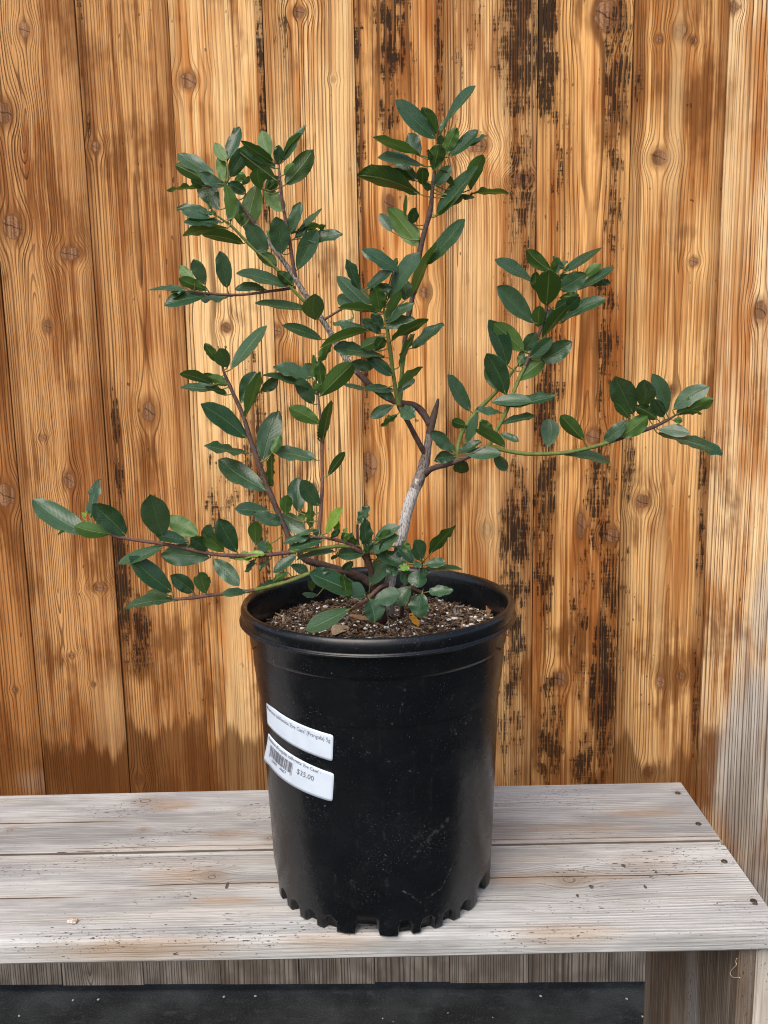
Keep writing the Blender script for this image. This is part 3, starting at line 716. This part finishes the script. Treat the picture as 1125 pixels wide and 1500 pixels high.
# name: (material, [(u, v, depth)], [radii in px])
ST = {
 'trunk': ('w', [(570, 858, .0), (577, 828, .0), (586, 797, 0), (599, 740, .004), (616, 697, .008), (623, 672, .010), (627, 650, .012), (632, 622, .014), (638, 600, .013), (642, 584, .012)], [8, 8, 8, 8.5, 8.5, 7.5, 6.5, 5.5, 4.5, 1.6]),
 'A': ('b', [(622, 664, .009), (609, 640, .004), (597, 617, -.004), (584, 592, -.010), (576, 548, -.02), (570, 502, -.03), (564, 462, -.035), (562, 450, -.036)], [4.2, 4, 3.8, 3.6, 3.2, 3, 2.4, 1.4]),
 'B': ('g', [(630, 622, .014), (618, 603, .018), (606, 594, .020), (585, 590, .024), (559, 578, .03), (536, 558, .034), (510, 530, .04), (482, 484, .045), (456, 445, .05), (421, 391, .055), (392, 352, .06), (366, 318, .06), (340, 284, .06), (331, 270, .06)], [5.5, 5.5, 5.2, 5, 4.6, 4.5, 4.6, 4.4, 4.2, 4, 3.4, 2.8, 2.0, 1.4]),
 'B1': ('r', [(433, 406, .053), (429, 385, .05), (424, 352, .046), (418, 320, .044), (414, 298, .042), (410, 262, .04), (409, 240, .04)], [3, 2.8, 2.7, 2.5, 2.4, 2, 1.3]),
 'B2': ('r', [(432, 421, .052), (415, 424, .045), (392, 427, .04), (350, 432, .03), (306, 430, .02), (276, 425, .016)], [2.4, 2.2, 2, 2, 1.9, 1.3]),
 'B3': ('n', [(470, 468, .047), (452, 448, .044), (430, 425, .042), (405, 394, .038), (370, 363, .03), (341, 333, .024), (318, 316, .02)], [2.6, 2.6, 2.6, 2.5, 2.2, 1.9, 1.3]),
 'B4': ('r', [(472, 470, .046), (490, 459, .04), (505, 450, .03), (518, 441, .02)], [2, 1.8, 1.6, 1.2]),
 'C': ('b', [(586, 590, .022), (588, 555, .03), (592, 510, .035), (598, 465, .035), (604, 436, .035), (609, 403, .034), (619, 350, .03), (630, 310, .028), (634, 270, .026), (637, 248, .025), (641, 217, .024), (643, 200, .024)], [3.6, 3.6, 3.8, 4, 4.2, 4.3, 4, 3.6, 3, 2.6, 2.2, 1.4]),
 'D': ('n', [(622, 694, .008), (630, 688, .0), (640, 684, -.008), (657, 680, -.015), (690, 667, -.02), (716, 655, -.02), (745, 661, -.02), (777, 665, -.02), (828, 663, -.018), (875, 653, -.014), (914, 640, -.01), (953, 627, -.006), (978, 615, -.004), (990, 608, -.002)], [5.5, 4.6, 4, 3.8, 3.6, 3.4, 3, 3, 3, 3, 3, 2.8, 2.4, 1.4]),
 'D1': ('n', [(716, 655, -.02), (726, 633, -.018), (742, 602, -.014), (757, 563, -.01), (775, 524, -.006), (791, 485, -.002), (800, 453, 0), (806, 420, .002), (808, 405, .002)], [3, 3, 3, 2.8, 2.8, 2.6, 2.4, 2, 1.3]),
 'D2': ('n', [(668, 677, -.017), (671, 653, -.01), (679, 629, -.004), (699, 602, .002), (722, 579, .006), (742, 556, .008), (756, 538, .008)], [3.4, 3.2, 3.2, 3.2, 3, 2.4, 1.5]),
 'E': ('b', [(560, 872, 0), (546, 858, 0), (530, 846, -.004), (505, 838, -.01), (474, 828, -.014), (448, 820, -.016), (430, 800, -.016), (418, 775, -.014), (408, 752, -.012), (390, 708, -.008), (368, 647, -.004), (356, 609, 0), (341, 575, .004), (329, 548, .006), (325, 532, .006)], [6, 6, 6, 5.8, 5.4, 4.8, 4.4, 4.2, 4.2, 4, 3.6, 3.2, 2.9, 2.2, 1.3]),
 'G': ('r', [(462, 828, -.013), (463, 808, -.01), (467, 782, -.008), (472, 716, -.004), (472, 681, 0), (472, 640, .002), (468, 600, .004), (466, 578, .004)], [3, 3, 2.8, 2.6, 2.5, 2.3, 2, 1.3]),
 'H': ('r', [(548, 850, -.004), (538, 822, -.018), (522, 804, -.03), (500, 800, -.036), (470, 803, -.045), (432, 808, -.055), (390, 813, -.065), (350, 814, -.072), (307, 811, -.08), (252, 799, -.086), (186, 789, -.092), (160, 782, -.094), (146, 776, -.095)], [5, 4, 3.4, 2.8, 2.8, 2.8, 2.9, 2.8, 2.8, 2.6, 2.3, 2, 1.2]),
 'I': ('r', [(524, 804, -.028), (510, 796, -.034), (484, 789, -.04), (466, 787, -.043), (452, 785, -.045)], [3, 2.7, 2.4, 2.2, 1.5]),
 'J': ('r', [(520, 842, -.008), (490, 836, -.03), (460, 838, -.05), (418, 853, -.062), (363, 866, -.075), (307, 872, -.085), (270, 877, -.09), (250, 877, -.09)], [3.2, 3, 3, 3, 2.8, 2.6, 2.4, 1.4]),
 'L': ('b', [(548, 856, .004), (545, 838, .002), (541, 820, -.004), (538, 808, -.008), (537, 800, -.010)], [4.4, 3.8, 3.2, 2.6, 1.6]),
 'Q': ('b', [(532, 812, -.004), (525, 798, -.008), (523.5, 780, -.012), (524, 764, -.014)], [2.2, 2.1, 2, 1.4]),
 'M': ('r', [(574, 856, .0), (559, 859, -.012), (543, 873, -.03), (528, 886, -.04), (516, 892, -.045), (508, 896, -.045)], [3.4, 3.2, 3, 2.6, 2, 1.2]),
 'P': ('r', [(588, 862, -.004), (602, 850, -.014), (612, 840, -.022), (617, 832, -.026), (619, 822, -.028)], [3, 2.8, 2.6, 2.4, 1.4]),
 'T': ('r', [(600, 858, -.008), (609, 864, -.02), (618, 868, -.03), (622, 876, -.034)], [2.4, 2.2, 2, 1.2]),
}
PATH, BR = {}, {}
def build_stem(key):
    mt, pts, rad = ST[key]
    full = [(u, v, dy, r) for (u, v, dy), r in zip(pts, rad)]
    sm_ = cat(full, 6)
    P3 = []; RR = []
    for (u, v, dy, r) in sm_:
        p = place(u, v, dy, .003 if key in ('trunk', 'E', 'L', 'M', 'P', 'T') else .010)
        P3.append(p); RR.append(max(.0005, r)*(p-CAM).dot(_F)/F_PX)
    if key == 'trunk' or (key in 'ELMPTHJ' and len(key) == 1 and key != 'J' and key != 'H'):
        d = Vector((0, .004, -.03)); P3.insert(0, P3[0]+d); RR.insert(0, RR[0]*1.05); sm_.insert(0, sm_[0])
    V, Fc = tube(P3, RR, 10, .16, seed=hash(key) % 7 if False else len(key)*3+ord(key[0]))
    PATH[key] = [((s[0], s[1]), p) for s, p in zip(sm_, P3)]
    nm = 'trunk' if key == 'trunk' else 'branch'
    base = shrub.location
    me = mesh(nm, [v-base for v in V], Fc)
    o = link(nm, me, None, [], True); o.parent = shrub
    me.materials.append(M_ST[mt])
    if key == 'trunk':
        me.materials.append(m_upper); me.materials.append(m_brown)
        for p in me.polygons:
            z = p.center.z+base.z
            zt = at_y(612, 712, PD).z
            p.material_index = 0 if z < zt+.012*mnoise.noise((p.center.x*200, p.center.z*200, p.center.y*200)) else (1 if z < zt+.052 else 2)
    elif key in ('D', 'D1'):
        me.materials.append(m_brown)
        for p in me.polygons:
            u, v = px_of(p.center+base)
            if (key == 'D' and (u < 712 or u > 905)) or (key == 'D1' and v < 535): p.material_index = 1
    elif key in ('A', 'C'):
        me.materials.append(m_green)
        for p in me.polygons:
            u, v = px_of(p.center+base)
            if (key == 'A' and v < 592) or (key == 'C' and v > 500): p.material_index = 1
    elif key == 'H' or key == 'J':
        me.materials.append(m_green)
        for p in me.polygons:
            u, v = px_of(p.center+base)
            if (key == 'H' and 428 < u < 512) or (key == 'J' and 375 < u < 470): p.material_index = 1
    elif key == 'B':
        me.materials.append(m_brown)
        for p in me.polygons:
            u, v = px_of(p.center+base)
            if u > 520 or v < 330: p.material_index = 1
    BR[key] = o
for k in ST: build_stem(k)
bt_ = mesh('snag', *tube([at_y(640, 592, PD+.0125), at_y(642.5, 583, PD+.012)], [.0016, .0004], 6))
bpy.data.meshes.remove(bt_)

# leaf materials: upper face and underside differ
def leafmat(name, up1, up2, un1, un2, vein):
    m, nt, b = newmat(name, .42, .55)
    uvn = nt.nodes.new('ShaderNodeUVMap'); sp = nt.nodes.new('ShaderNodeSeparateXYZ'); nt.links.new(uvn.outputs[0], sp.inputs[0])
    a, t = X(nt, sp.outputs[0]), X(nt, sp.outputs[1])      # a: -1..1 across (stored 0..1), t: 0..1 along
    a = a*2.0-1.0
    x, y, z = objco(nt); v = vec(nt, x, y, z)
    oi = nt.nodes.new('ShaderNodeObjectInfo'); rnd = X(nt, oi.outputs['Random'])
    ab = a.abs()
    mid = ab.ss(.02, .075, 1, 0)
    sv_ = ((t*11.0-ab*3.0).fract()-.5).abs().ss(.0, .13, 1, 0)*ab.ss(.85, 1.0, 1, 0)
    sv2 = ((t*11.0-ab*3.0)*6.2832)._m('SINE')
    n = noi(nt, v, 130, 3, .6); n2 = noi(nt, v, 700, 2, .6)
    up = mixc(nt, (n*.6+rnd*.5).ss(.3, .75), up1, up2)
    up = mixc(nt, n2.ss(.55, .8)*.22, up, (.10, .17, .12))
    up = mixc(nt, noi(nt, v, 55, 2).ss(.66, .76)*.25, up, (.12, .15, .07))
    up = mixc(nt, (noi(nt, v, 85, 3, .6)+t*.10+ab*.06).ss(.76, .84)*.7, up, (.11, .065, .022))
    up = mixc(nt, mid*.62+sv_*.09, up, vein)
    up = mixc(nt, ab.ss(.93, 1.0)*.35, up, (.16, .22, .09))
    un = mixc(nt, (n*.5+rnd*.5).ss(.3, .7), un1, un2)
    un = mixc(nt, mid*.6+sv_*.24, un, (.26, .36, .11))
    g = nt.nodes.new('ShaderNodeNewGeometry'); bf = X(nt, g.outputs['Backfacing'])
    c = mixc(nt, bf, up, un); setc(nt, c, b)
    rr_ = bf*.18+n2.ss(.3, .8, .24, .40); nt.links.new(rr_.s, b.inputs['Roughness'])
    bump(nt, sv2*.045*ab.ss(.9, 1., 1, 0)+mid*-1.2+n2*.4, b, .0006, .75)
    tr = nt.nodes.new('ShaderNodeBsdfTranslucent'); setc_ = mixc(nt, .5, un, (.12, .22, .02)); nt.links.new(setc_.s, tr.inputs[0])
    mx = nt.nodes.new('ShaderNodeMixShader'); mx.inputs[0].default_value = .28
    nt.links.new(b.outputs[0], mx.inputs[1]); nt.links.new(tr.outputs[0], mx.inputs[2])
    nt.links.new(mx.outputs[0], nt.nodes['Material Output'].inputs[0])
    return m
LM = dict(u=leafmat('leaf_mature', (.018, .060, .026), (.050, .108, .056), (.050, .105, .022), (.065, .135, .032), (.10, .20, .085)),
          d=leafmat('leaf_dark', (.010, .046, .020), (.018, .062, .028), (.020, .062, .010), (.034, .088, .014), (.07, .14, .05)),
          l=leafmat('leaf_young', (.022, .085, .036), (.034, .110, .048), (.060, .145, .028), (.090, .185, .042), (.15, .27, .09)),
          y=leafmat('leaf_new', (.14, .26, .04), (.20, .33, .05), (.17, .30, .045), (.24, .38, .06), (.34, .46, .12)))
m_pet, pen, peb = newmat('leaf_stalk', .5, .3); peb.inputs['Base Color'].default_value = (.17, .16, .05, 1)
C1, C2, C3, C4 = (200, 160, 3.125), (470, 110, 3.75), (640, 340, 2.557), (230, 460, 2.616)
C5, C6, C7, C8, C9 = (480, 560, 4.6875), (360, 640, 5.625), (340, 820, 5.1136), (30, 680, 2.885), (560, 820, 5.1136)
LEAVES = [
 (C1, 'B', '''355 300 195 203 62 u;310 325 185 258 60 d;300 362 145 366 18 d;375 460 305 310 95 u;300 350 255 322 40 u;412 235 362 158 52 l;415 238 470 90 50 u;405 335 378 228 60 l;430 310 515 175 75 u;400 355 290 295 50 u;500 385 420 340 55 u;480 345 520 310 25 l;450 330 500 300 40 l;500 560 548 362 95 l;480 535 455 430 50 d'''),
 (C1, 'B3', '''430 515 405 345 58 l;420 510 455 415 50 u;345 480 190 445 35 u;340 498 215 470 40 u;390 520 225 510 45 u;415 545 222 568 38 l;490 615 310 565 50 d;595 660 510 530 85 u;545 652 637 712 58 d;720 808 648 745 55 d;690 810 475 735 50 u'''),
 (C1, 'B1', '''640 325 460 195 75 d;625 245 483 155 45 d;610 215 575 100 65 l;635 270 490 180 50 u;655 250 650 168 50 u;675 235 765 72 42 u;670 215 740 110 22 l;680 345 798 198 90 d;675 300 720 250 35 l;570 365 550 270 70 l;590 380 650 310 55 u;675 465 590 375 75 l;600 370 640 330 40 d;665 660 640 500 95 u;685 635 600 560 55 l;705 570 745 432 55 u;740 560 845 465 22 u;750 555 860 532 25 l;735 735 825 560 80 u;770 590 935 572 55 u;725 590 780 530 35 u'''),
 (C1, 'B2', '''590 825 458 815 36 u;415 818 385 657 72 u;315 805 262 692 62 u;265 790 200 720 50 l;325 828 200 775 50 l;225 832 60 830 20 u;330 852 135 888 55 u;440 853 300 872 30 u'''),
 (C1, 'B', '''795 915 555 893 32 u;815 962 815 855 100 u;850 1055 680 985 45 u;985 1120 930 1080 40 u;885 1065 850 1125 30 l'''),
 (C2, 'C', '''632 350 430 140 95 u;640 325 560 183 75 d;670 300 838 68 30 u;685 435 745 295 75 l;700 450 860 312 60 u;800 390 908 332 25 u;650 390 660 330 40 u;620 530 650 388 90 d;545 445 490 325 95 u;545 440 300 345 40 l;570 500 333 432 38 u;530 570 415 470 65 u;545 655 230 530 85 d;520 580 350 525 40 d;560 605 560 508 70 d;600 630 565 600 40 u;625 610 710 505 70 u;730 620 665 520 40 d;635 775 855 515 75 u;820 630 880 440 80 l;810 660 1020 630 22 l;780 675 840 672 25 u;640 770 800 665 20 d;600 470 590 410 25 d;540 940 390 740 110 l;390 860 325 765 60 u;500 815 520 735 62 u;465 780 472 665 18 l;575 1040 780 803 75 u;505 1230 612 925 42 l;500 1500 660 1368 60 u;480 1490 500 1425 30 l'''),
 (C2, 'A', '''450 1085 248 950 65 u;370 1230 520 980 80 u;215 1180 145 1020 65 u;245 1180 385 1075 50 u;400 1060 420 1010 30 d;310 1310 100 1115 85 u;175 1245 88 1225 70 u;270 1185 385 1165 60 u;470 1230 440 1110 85 d;325 1300 300 1170 90 l;315 1300 105 1275 45 l;360 1360 500 1255 60 u;350 1385 508 1340 65 u;385 1460 582 1350 48 d;365 1340 430 1190 50 l;250 1390 75 1358 42 u;260 1405 0 1470 45 l;330 1420 230 1345 60 u;340 1390 280 1315 60 u;345 1440 220 1500 70 d'''),
 (C2, 'B4', '''180 1330 120 1400 30 u'''),
 (C4, 'A', '''870 165 690 120 38 u;900 235 810 165 50 u;830 205 750 185 45 u;835 140 870 90 45 d;930 200 975 80 25 l;925 290 1010 200 30 l;920 300 985 250 35 u;910 295 800 285 30 u;910 325 840 290 40 u;800 290 720 275 18 u;905 350 822 395 45 u;930 360 985 392 55 u;920 385 860 428 18 l'''),
 (C4, 'G', '''595 245 452 205 50 u;590 280 412 240 28 u;610 260 605 160 28 l;630 270 625 185 45 d;615 195 665 110 26 l;645 245 690 225 40 u;625 315 748 195 75 l;600 345 540 250 60 u;600 300 630 270 30 l;560 250 595 195 60 u;625 420 510 360 60 l;635 485 660 335 38 d;622 485 622 440 14 d;610 560 450 522 45 u;655 620 712 530 32 d;545 760 540 630 75 u;620 735 555 640 65 u;495 770 500 695 48 l;570 835 470 770 70 u;590 820 590 730 30 l;560 790 555 755 35 l;650 840 705 745 38 y;690 850 690 790 25 y;715 860 725 820 16 y'''),
 (C4, 'E', '''250 200 185 118 35 d;270 205 240 135 60 u;285 210 415 55 48 u;215 270 95 225 35 d;240 290 95 272 38 u;235 245 160 250 40 u;275 270 200 240 40 l;270 310 190 280 25 d;320 340 375 225 62 u;340 395 385 225 42 l;400 295 460 250 45 u;345 475 175 352 78 u;355 535 190 505 30 u;415 675 245 562 78 u;405 560 465 378 90 u;440 535 470 465 38 l;440 660 440 540 25 d;430 755 305 745 50 u;485 800 375 765 52 u;380 885 375 795 55 l'''),
 (C6, 'I', '''600 760 450 800 25 u;540 820 320 860 70 u;640 850 360 930 75 u'''),
 (C6, 'H', '''200 945 110 870 90 u;215 945 170 870 40 y;160 965 -30 990 50 y;80 1010 0 1110 50 u;210 1000 110 1090 22 u'''),
 (C6, 'H', '''420 970 230 1100 85 u;740 945 430 1000 40 u;370 1055 510 1115 85 u;760 970 710 1000 25 d'''),
 (C6, 'L', '''985 955 755 970 100 u;1000 905 985 685 105 u;995 950 970 905 45 y'''),
 (C6, 'Q', '''930 710 1005 575 70 u;920 900 800 800 90 d'''),
 (C6, 'J', '''350 1120 230 1185 60 l;360 1190 70 1240 60 u;560 1130 675 1100 70 u'''),
 (C6, 'E', '''780 1130 880 1030 70 u'''),
 (C5, 'L', '''290 1165 470 1055 110 u;325 1075 475 985 75 u;330 1180 530 1240 100 u;470 1130 590 1225 70 u;290 1400 430 1190 120 u'''),
 (C5, 'P', '''640 1225 600 1090 105 u;510 1090 570 1160 50 d;700 1185 860 980 62 d;660 1255 805 1240 60 u;670 1275 910 1290 38 u;640 1240 600 1265 60 u;632 1285 620 1405 120 u;520 1295 530 1385 65 u;550 1250 510 1290 60 y;640 1300 700 1310 40 u'''),
 (C7, 'M', '''990 270 605 100 140 u;860 300 840 115 75 d;1000 270 880 200 110 u;880 370 565 515 110 u;1025 290 1070 460 150 u'''),
 (C5, 'L', '''300 1160 250 1080 60 u;340 1100 420 1010 60 l;400 1180 380 1090 70 u;450 1200 520 1130 60 u'''),
 (C6, 'I', '''700 835 760 760 55 u;620 820 560 770 50 u;800 870 860 800 50 l'''),
 (C9, 'P', '''120 90 40 60 80 u;200 120 150 40 70 u'''),
 (C7, 'E', '''640 265 530 255 45 u;600 230 600 150 60 u'''),
 (C9, 'M', '''-60 300 130 255 125 u'''),
 (C9, 'T', '''215 200 110 340 110 u;300 250 270 420 140 u;345 240 520 225 80 u'''),
 (C8, 'H', '''275 295 63 155 100 u;380 295 235 265 65 l;295 225 328 68 34 u;445 300 310 175 100 u;265 225 275 200 18 y;185 285 155 298 12 l;600 305 548 133 115 u;710 330 580 300 50 u;750 300 625 225 80 l;800 395 605 385 95 u;770 310 800 265 50 u;915 370 840 238 85 u;860 370 775 300 70 l;790 365 720 315 60 u;605 348 422 420 45 u;815 400 918 508 70 u;1030 380 890 400 28 y'''),
 (C8, 'J', '''640 540 475 395 85 u;730 540 640 475 70 u;785 545 760 460 70 l;630 560 545 540 40 d;665 575 450 590 45 u;960 540 855 548 34 u'''),
 (C3, 'D1', '''425 145 340 70 55 d;360 185 232 100 38 u;365 340 232 210 70 u;410 275 420 142 95 d;375 225 370 150 40 d;480 150 608 55 32 u;480 140 438 92 25 u;425 140 450 120 30 l;460 215 550 160 70 u;455 190 490 165 35 d;550 170 610 120 38 l;530 215 660 140 30 u;560 200 645 185 25 u;460 245 530 235 30 l;490 295 530 245 50 u;440 290 490 260 40 u;465 340 622 250 38 u;395 400 485 275 35 d;385 360 385 280 50 d;400 360 435 285 30 u;330 450 370 380 50 u;265 500 200 337 70 u;325 445 215 345 75 l;310 500 320 445 30 d;390 480 500 415 75 u;350 470 430 400 50 u;300 555 402 475 60 l;260 610 190 460 80 u;270 655 435 608 34 u;205 635 350 640 45 u;240 715 365 692 26 u;230 755 305 780 26 u;215 745 160 710 45 l;255 805 150 735 38 l;240 675 150 665 32 u'''),
 (C3, 'D2', '''225 590 185 505 45 d;125 670 45 540 50 u;110 725 55 705 40 d;110 790 145 685 35 u;80 825 160 785 35 u'''),
 (C5, 'D', '''870 480 710 345 85 u;880 510 740 530 85 u'''),
 (C3, 'D', '''110 830 235 830 48 u;90 845 90 900 60 u;215 835 260 890 45 u;415 805 420 705 70 u;550 780 468 690 55 d;625 785 705 710 50 u;685 768 785 690 65 l;735 680 670 545 95 u;725 700 670 640 40 d;775 650 775 560 75 u;825 700 745 655 50 d;860 680 820 540 52 u;850 690 810 630 50 u;885 665 1010 580 65 u;905 680 1030 630 34 l;885 705 920 705 25 l;830 740 940 755 45 u;830 755 1065 808 32 u;480 835 645 845 36 u'''),
]
def leaf_mesh(B, T, W, N, kind, stem, rl):
    """B, T base and tip, W true width, N upper-face normal"""
    a = T-B; L = a.length; a.normalize(); N = (N-a*N.dot(a)).normalized(); s = a.cross(N).normalized()
    V, Fc, UV, MI = [], [], [], []
    NV, NU = 11, 3
    fold = rl.uniform(.10, .42); droop = rl.uniform(-.06, .19)*L; blunt = rl.uniform(.82, 1.12); tw = rl.uniform(-.4, .4)
    side = rl.uniform(-.05, .05)*L; wavy = rl.uniform(.0, .0026); sd_ = rl.random()*40
    for i in range(NV+1):
        t = i/NV
        tt = t**blunt
        wv = (math.sin(math.pi*min(1, tt*.97+.012))**.66)*(1-.13*math.cos(math.pi*t)) * W/2
        if i == 0: wv = W*.02
        if i == NV: wv = W*.035
        c = B+a*(L*t)-N*(droop*(t*t-.45*t))+s*(side*math.sin(math.pi*t))
        ct, st_ = math.cos(tw*(t-.4)), math.sin(tw*(t-.4))
        s2 = s*ct+N*st_; n2 = N*ct-s*st_
        for j in range(-NU, NU+1):
            q = j/NU
            up = abs(q)*wv*fold*(1.0-.25*abs(q)) + wavy*abs(q)*mnoise.noise((t*6+sd_, q*1.3, 0))*2
            er = 1+.035*mnoise.noise((t*14+sd_, 5.0*(q > 0), 1.7))*abs(q)
            V.append(c+s2*(q*wv*er)+n2*up); UV.append((q*.5+.5, t))
    M = 2*NU+1
    for i in range(NV):
        for j in range(M-1):
            k = i*M+j; Fc.append((k, k+1, k+M+1, k+M)); MI.append(0)
    # stalk from the stem to the blade
    n0 = len(V)
    if stem is not None:
        d = (B-stem); ln = d.length
        mid = (stem+B)/2-a*min(ln*.18, .006)
        pts = [Vector(p) for p in cat([stem, mid, B, B+a*(L*.10)], 3)]
        rr_ = [.00075-.00022*i/(len(pts)-1) for i in range(len(pts))]
        f0 = len(Fc); tube(pts, rr_, 5, 0, 0, V, Fc); MI += [1]*(len(Fc)-f0)
        UV += [(.5, 0)]*(len(V)-n0)
    return V, Fc, MI, UV
rl = random.Random(77)
nleaf = 0
base = shrub.location
REC = []
for (crop, key, txt) in LEAVES:
    path = PATH[key]
    for item in txt.split(';'):
        f = item.split(); bx, by, tx, ty, wd = [float(q) for q in f[:5]]; kind = f[5]
        bu, bv = crop[0]+bx/crop[2], crop[1]+by/crop[2]; tu, tv = crop[0]+tx/crop[2], crop[1]+ty/crop[2]; w_ = wd/crop[2]
        # nearest point of its own branch decides the depth
        (su, sv_), sp = min(path, key=lambda q: (q[0][0]-bu)**2+(q[0][1]-bv)**2)
        dist = math.hypot(su-bu, sv_-bv)
        dy = sp.y-PD
        app = math.hypot(tu-bu, tv-bv)
        ratio = .46 if kind != 'l' else .47
        Lt = max(app*1.04, w_/.56, 20)
        z_ = (sp-CAM).dot(_F)
        out = math.sqrt(max(0, Lt*Lt-app*app))*z_/F_PX
        low = key in ('L', 'M', 'P', 'T', 'Q')
        sg = -1 if (rl.random() < .68 or low) else 1
        if low: out = min(out, .006); dy -= .020
        jit = rl.uniform(-.006, .006)+(-.004 if kind in 'dl' else 0)
        k0 = min(1, dist/40)
        B = place(bu, bv, dy+jit*.5+sg*out*.15*k0, .009+.004*rl.random())
        T = place(tu, tv, (B.y-PD)+sg*out, .008+.010*rl.random())
        T = T+(T-B)*.05
        wt = (1.16 if low else .97)*max(w_*1.02, min(.46*Lt, 46))*z_/F_PX
        wa = w_*z_/F_PX
        a = (T-B).normalized(); c = (CAM-(B+T)/2).normalized()
        nc = (c-a*c.dot(a)).normalized(); sd_ = a.cross(nc)
        th = math.acos(max(.05, min(1, wa/wt)))*.92
        n1, n2 = nc*math.cos(th)+sd_*math.sin(th), nc*math.cos(th)-sd_*math.sin(th)
        if kind in 'uy': N_ = n1 if n1.z > n2.z else n2
        else: N_ = -(n1 if n1.z < n2.z else n2)
        V, Fc, MI, UV = leaf_mesh(B, T, wt, N_, kind, sp, rl)
        REC.append((Lt*w_, V, Fc, MI, UV, kind, key))
for key in ('A', 'B', 'B1', 'B3', 'C', 'D', 'D1', 'E', 'G', 'B2', 'D2'):
    (su, sv_), sp = PATH[key][-1]; prev = PATH[key][-5][1]
    ax_ = (sp-prev).normalized()
    for k in range(2):
        g = rl.uniform(0, 6.28); sidev = ax_.cross(Vector((math.cos(g), math.sin(g), .3))).normalized()
        d = (ax_*rl.uniform(.5, 1.0)+sidev*rl.uniform(.35, .7)).normalized(); Ln = rl.uniform(.016, .027)
        V, Fc, MI, UV = leaf_mesh(sp+d*.002, sp+d*Ln, Ln*.36, (sidev*-1+Vector((0, -.2, .5))), 'l', sp, rl)
        REC.append((30.0, V, Fc, MI, UV, 'l', key))
REC.sort(key=lambda q: -q[0])
for (_, V, Fc, MI, UV, kind, key) in REC[:296]:
    o = link('leaf', mesh('leaf', [v-base for v in V], Fc, MI, UV), None, [LM[kind], m_pet], True); o.parent = BR[key]
# the smallest leaves and tip buds, too small to pick apart, stay one part
V, Fc, MI, UV = [], [], [], []
for (_, v_, f_, m_, u_, kind, key) in REC[296:]:
    n0 = len(V); V += [v-base for v in v_]; UV += u_
    Fc += [tuple(n0+i for i in f) for f in f_]; MI += ['udly'.index(kind) if q == 0 else 4 for q in m_]
o = link('small_leaves', mesh('small_leaves', V, Fc, MI, UV), None, [LM[q] for q in 'udly']+[m_pet], True, kind='stuff'); o.parent = shrub
print('leaves', len(REC))

# ------------------------------------------------------------------ fallen leaves and bits
def dry(name, pts, wpx, mat, label, catg, curl=.5, hh=.006):
    (u0, v0), (u1, v1) = pts
    B, T = at_z(u0, v0, BT+SZ+hh), at_z(u1, v1, BT+SZ+hh+.002)
    rr_ = random.Random(int(u0)); rr_.uniform
    V, Fc, MI, UV = leaf_mesh(B, T, wpx/1400, Vector((0, -.45, .9)), 'u', None, rr_)
    a = (T-B).normalized()
    me = mesh(name, [v-B for v in V], Fc, MI, UV); o = link(name, me, None, [mat], True, label=label, cat=catg); o.location = B
    sol = o.modifiers.new('thick', 'SOLIDIFY'); sol.thickness = .0005
m_dry = flat('dry_leaf_brown', (.16, .085, .04), (.28, .17, .09), 160, .7)
m_dk = flat('dry_leaf_dark', (.07, .04, .024), (.14, .08, .05), 160, .7)
m_yel = flat('yellowed_leaf', (.50, .26, .03), (.36, .18, .03), 160, .6)
m_tan = flat('dry_leaf_tan', (.42, .33, .23), (.30, .22, .14), 160, .7)
dry('fallen_leaf', ((722, 871), (738, 884)), 20, m_dk, 'dark brown curled dead leaf on the soil at the right rim', 'leaf', hh=.010)
dry('fallen_leaf', ((715, 903), (716, 880)), 9, m_dry, 'narrow upright tan dead leaf beside the right rim of the pot', 'leaf', hh=.006)
dry('fallen_leaf', ((601, 897), (613, 914)), 11, m_yel, 'small yellow leaf lying under a green leaf on the soil', 'leaf', hh=.006)
dry('fallen_leaf', ((488, 930), (507, 913)), 24, m_tan, 'pale tan dead leaf at the front rim of the soil', 'leaf', hh=.006)
dry('fallen_leaf', ((510, 901), (540, 906)), 9, m_dry, 'slim curled orange brown dead leaf in the middle of the soil', 'leaf', hh=.007)
# pale rootlet that hangs from the bench leg
P0 = BQ.inverted() @ at_y(1078, 1410, .835)
pl_ = [(1080, 1404), (1078, 1408), (1079, 1413), (1074, 1419), (1070, 1425), (1073, 1431), (1079, 1432), (1084, 1432)]
pts = cat([tuple((lambda q: (lx-.0012, q[1], q[2]))((BQ.inverted() @ (CAM+ray(u, v)*((lx-.001-(BQ.inverted() @ CAM).x)/((BQ.inverted() @ ray(u, v)).x))))[:])) for (u, v) in pl_], 4)
pts = [BQ @ Vector(p) for p in pts]
V, Fc = tube(pts, [.0006]*len(pts), 5, .3)
me = mesh('rootlet', [v-pts[0] for v in V], Fc); rm_ = flat('rootlet_fibre', (.50, .42, .30), (.40, .33, .22), 300)
o = link('rootlet', me, None, [rm_], True, label='pale thin curly rootlet clinging to the bench leg', cat='rootlet'); o.location = pts[0]
# pale chip of wood lying on the left of the bench
b = bmesh.new(); bmesh.ops.create_icosphere(b, subdivisions=2, radius=.0042)
for v in b.verts: v.co = Vector((v.co.x*1.5, v.co.y*.9, v.co.z*.5))*(1+.4*mnoise.noise(v.co*400))
me = bpy.data.meshes.new('wood_chip'); b.to_mesh(me); b.free()
o = link('wood_chip', me, None, [flat('chip_wood', (.62, .56, .50), (.35, .25, .18), 300)], False, label='small pale wood chip lying alone on the left of the bench', cat='wood chip')
o.location = at_z(107, 1349, BT+.0015)
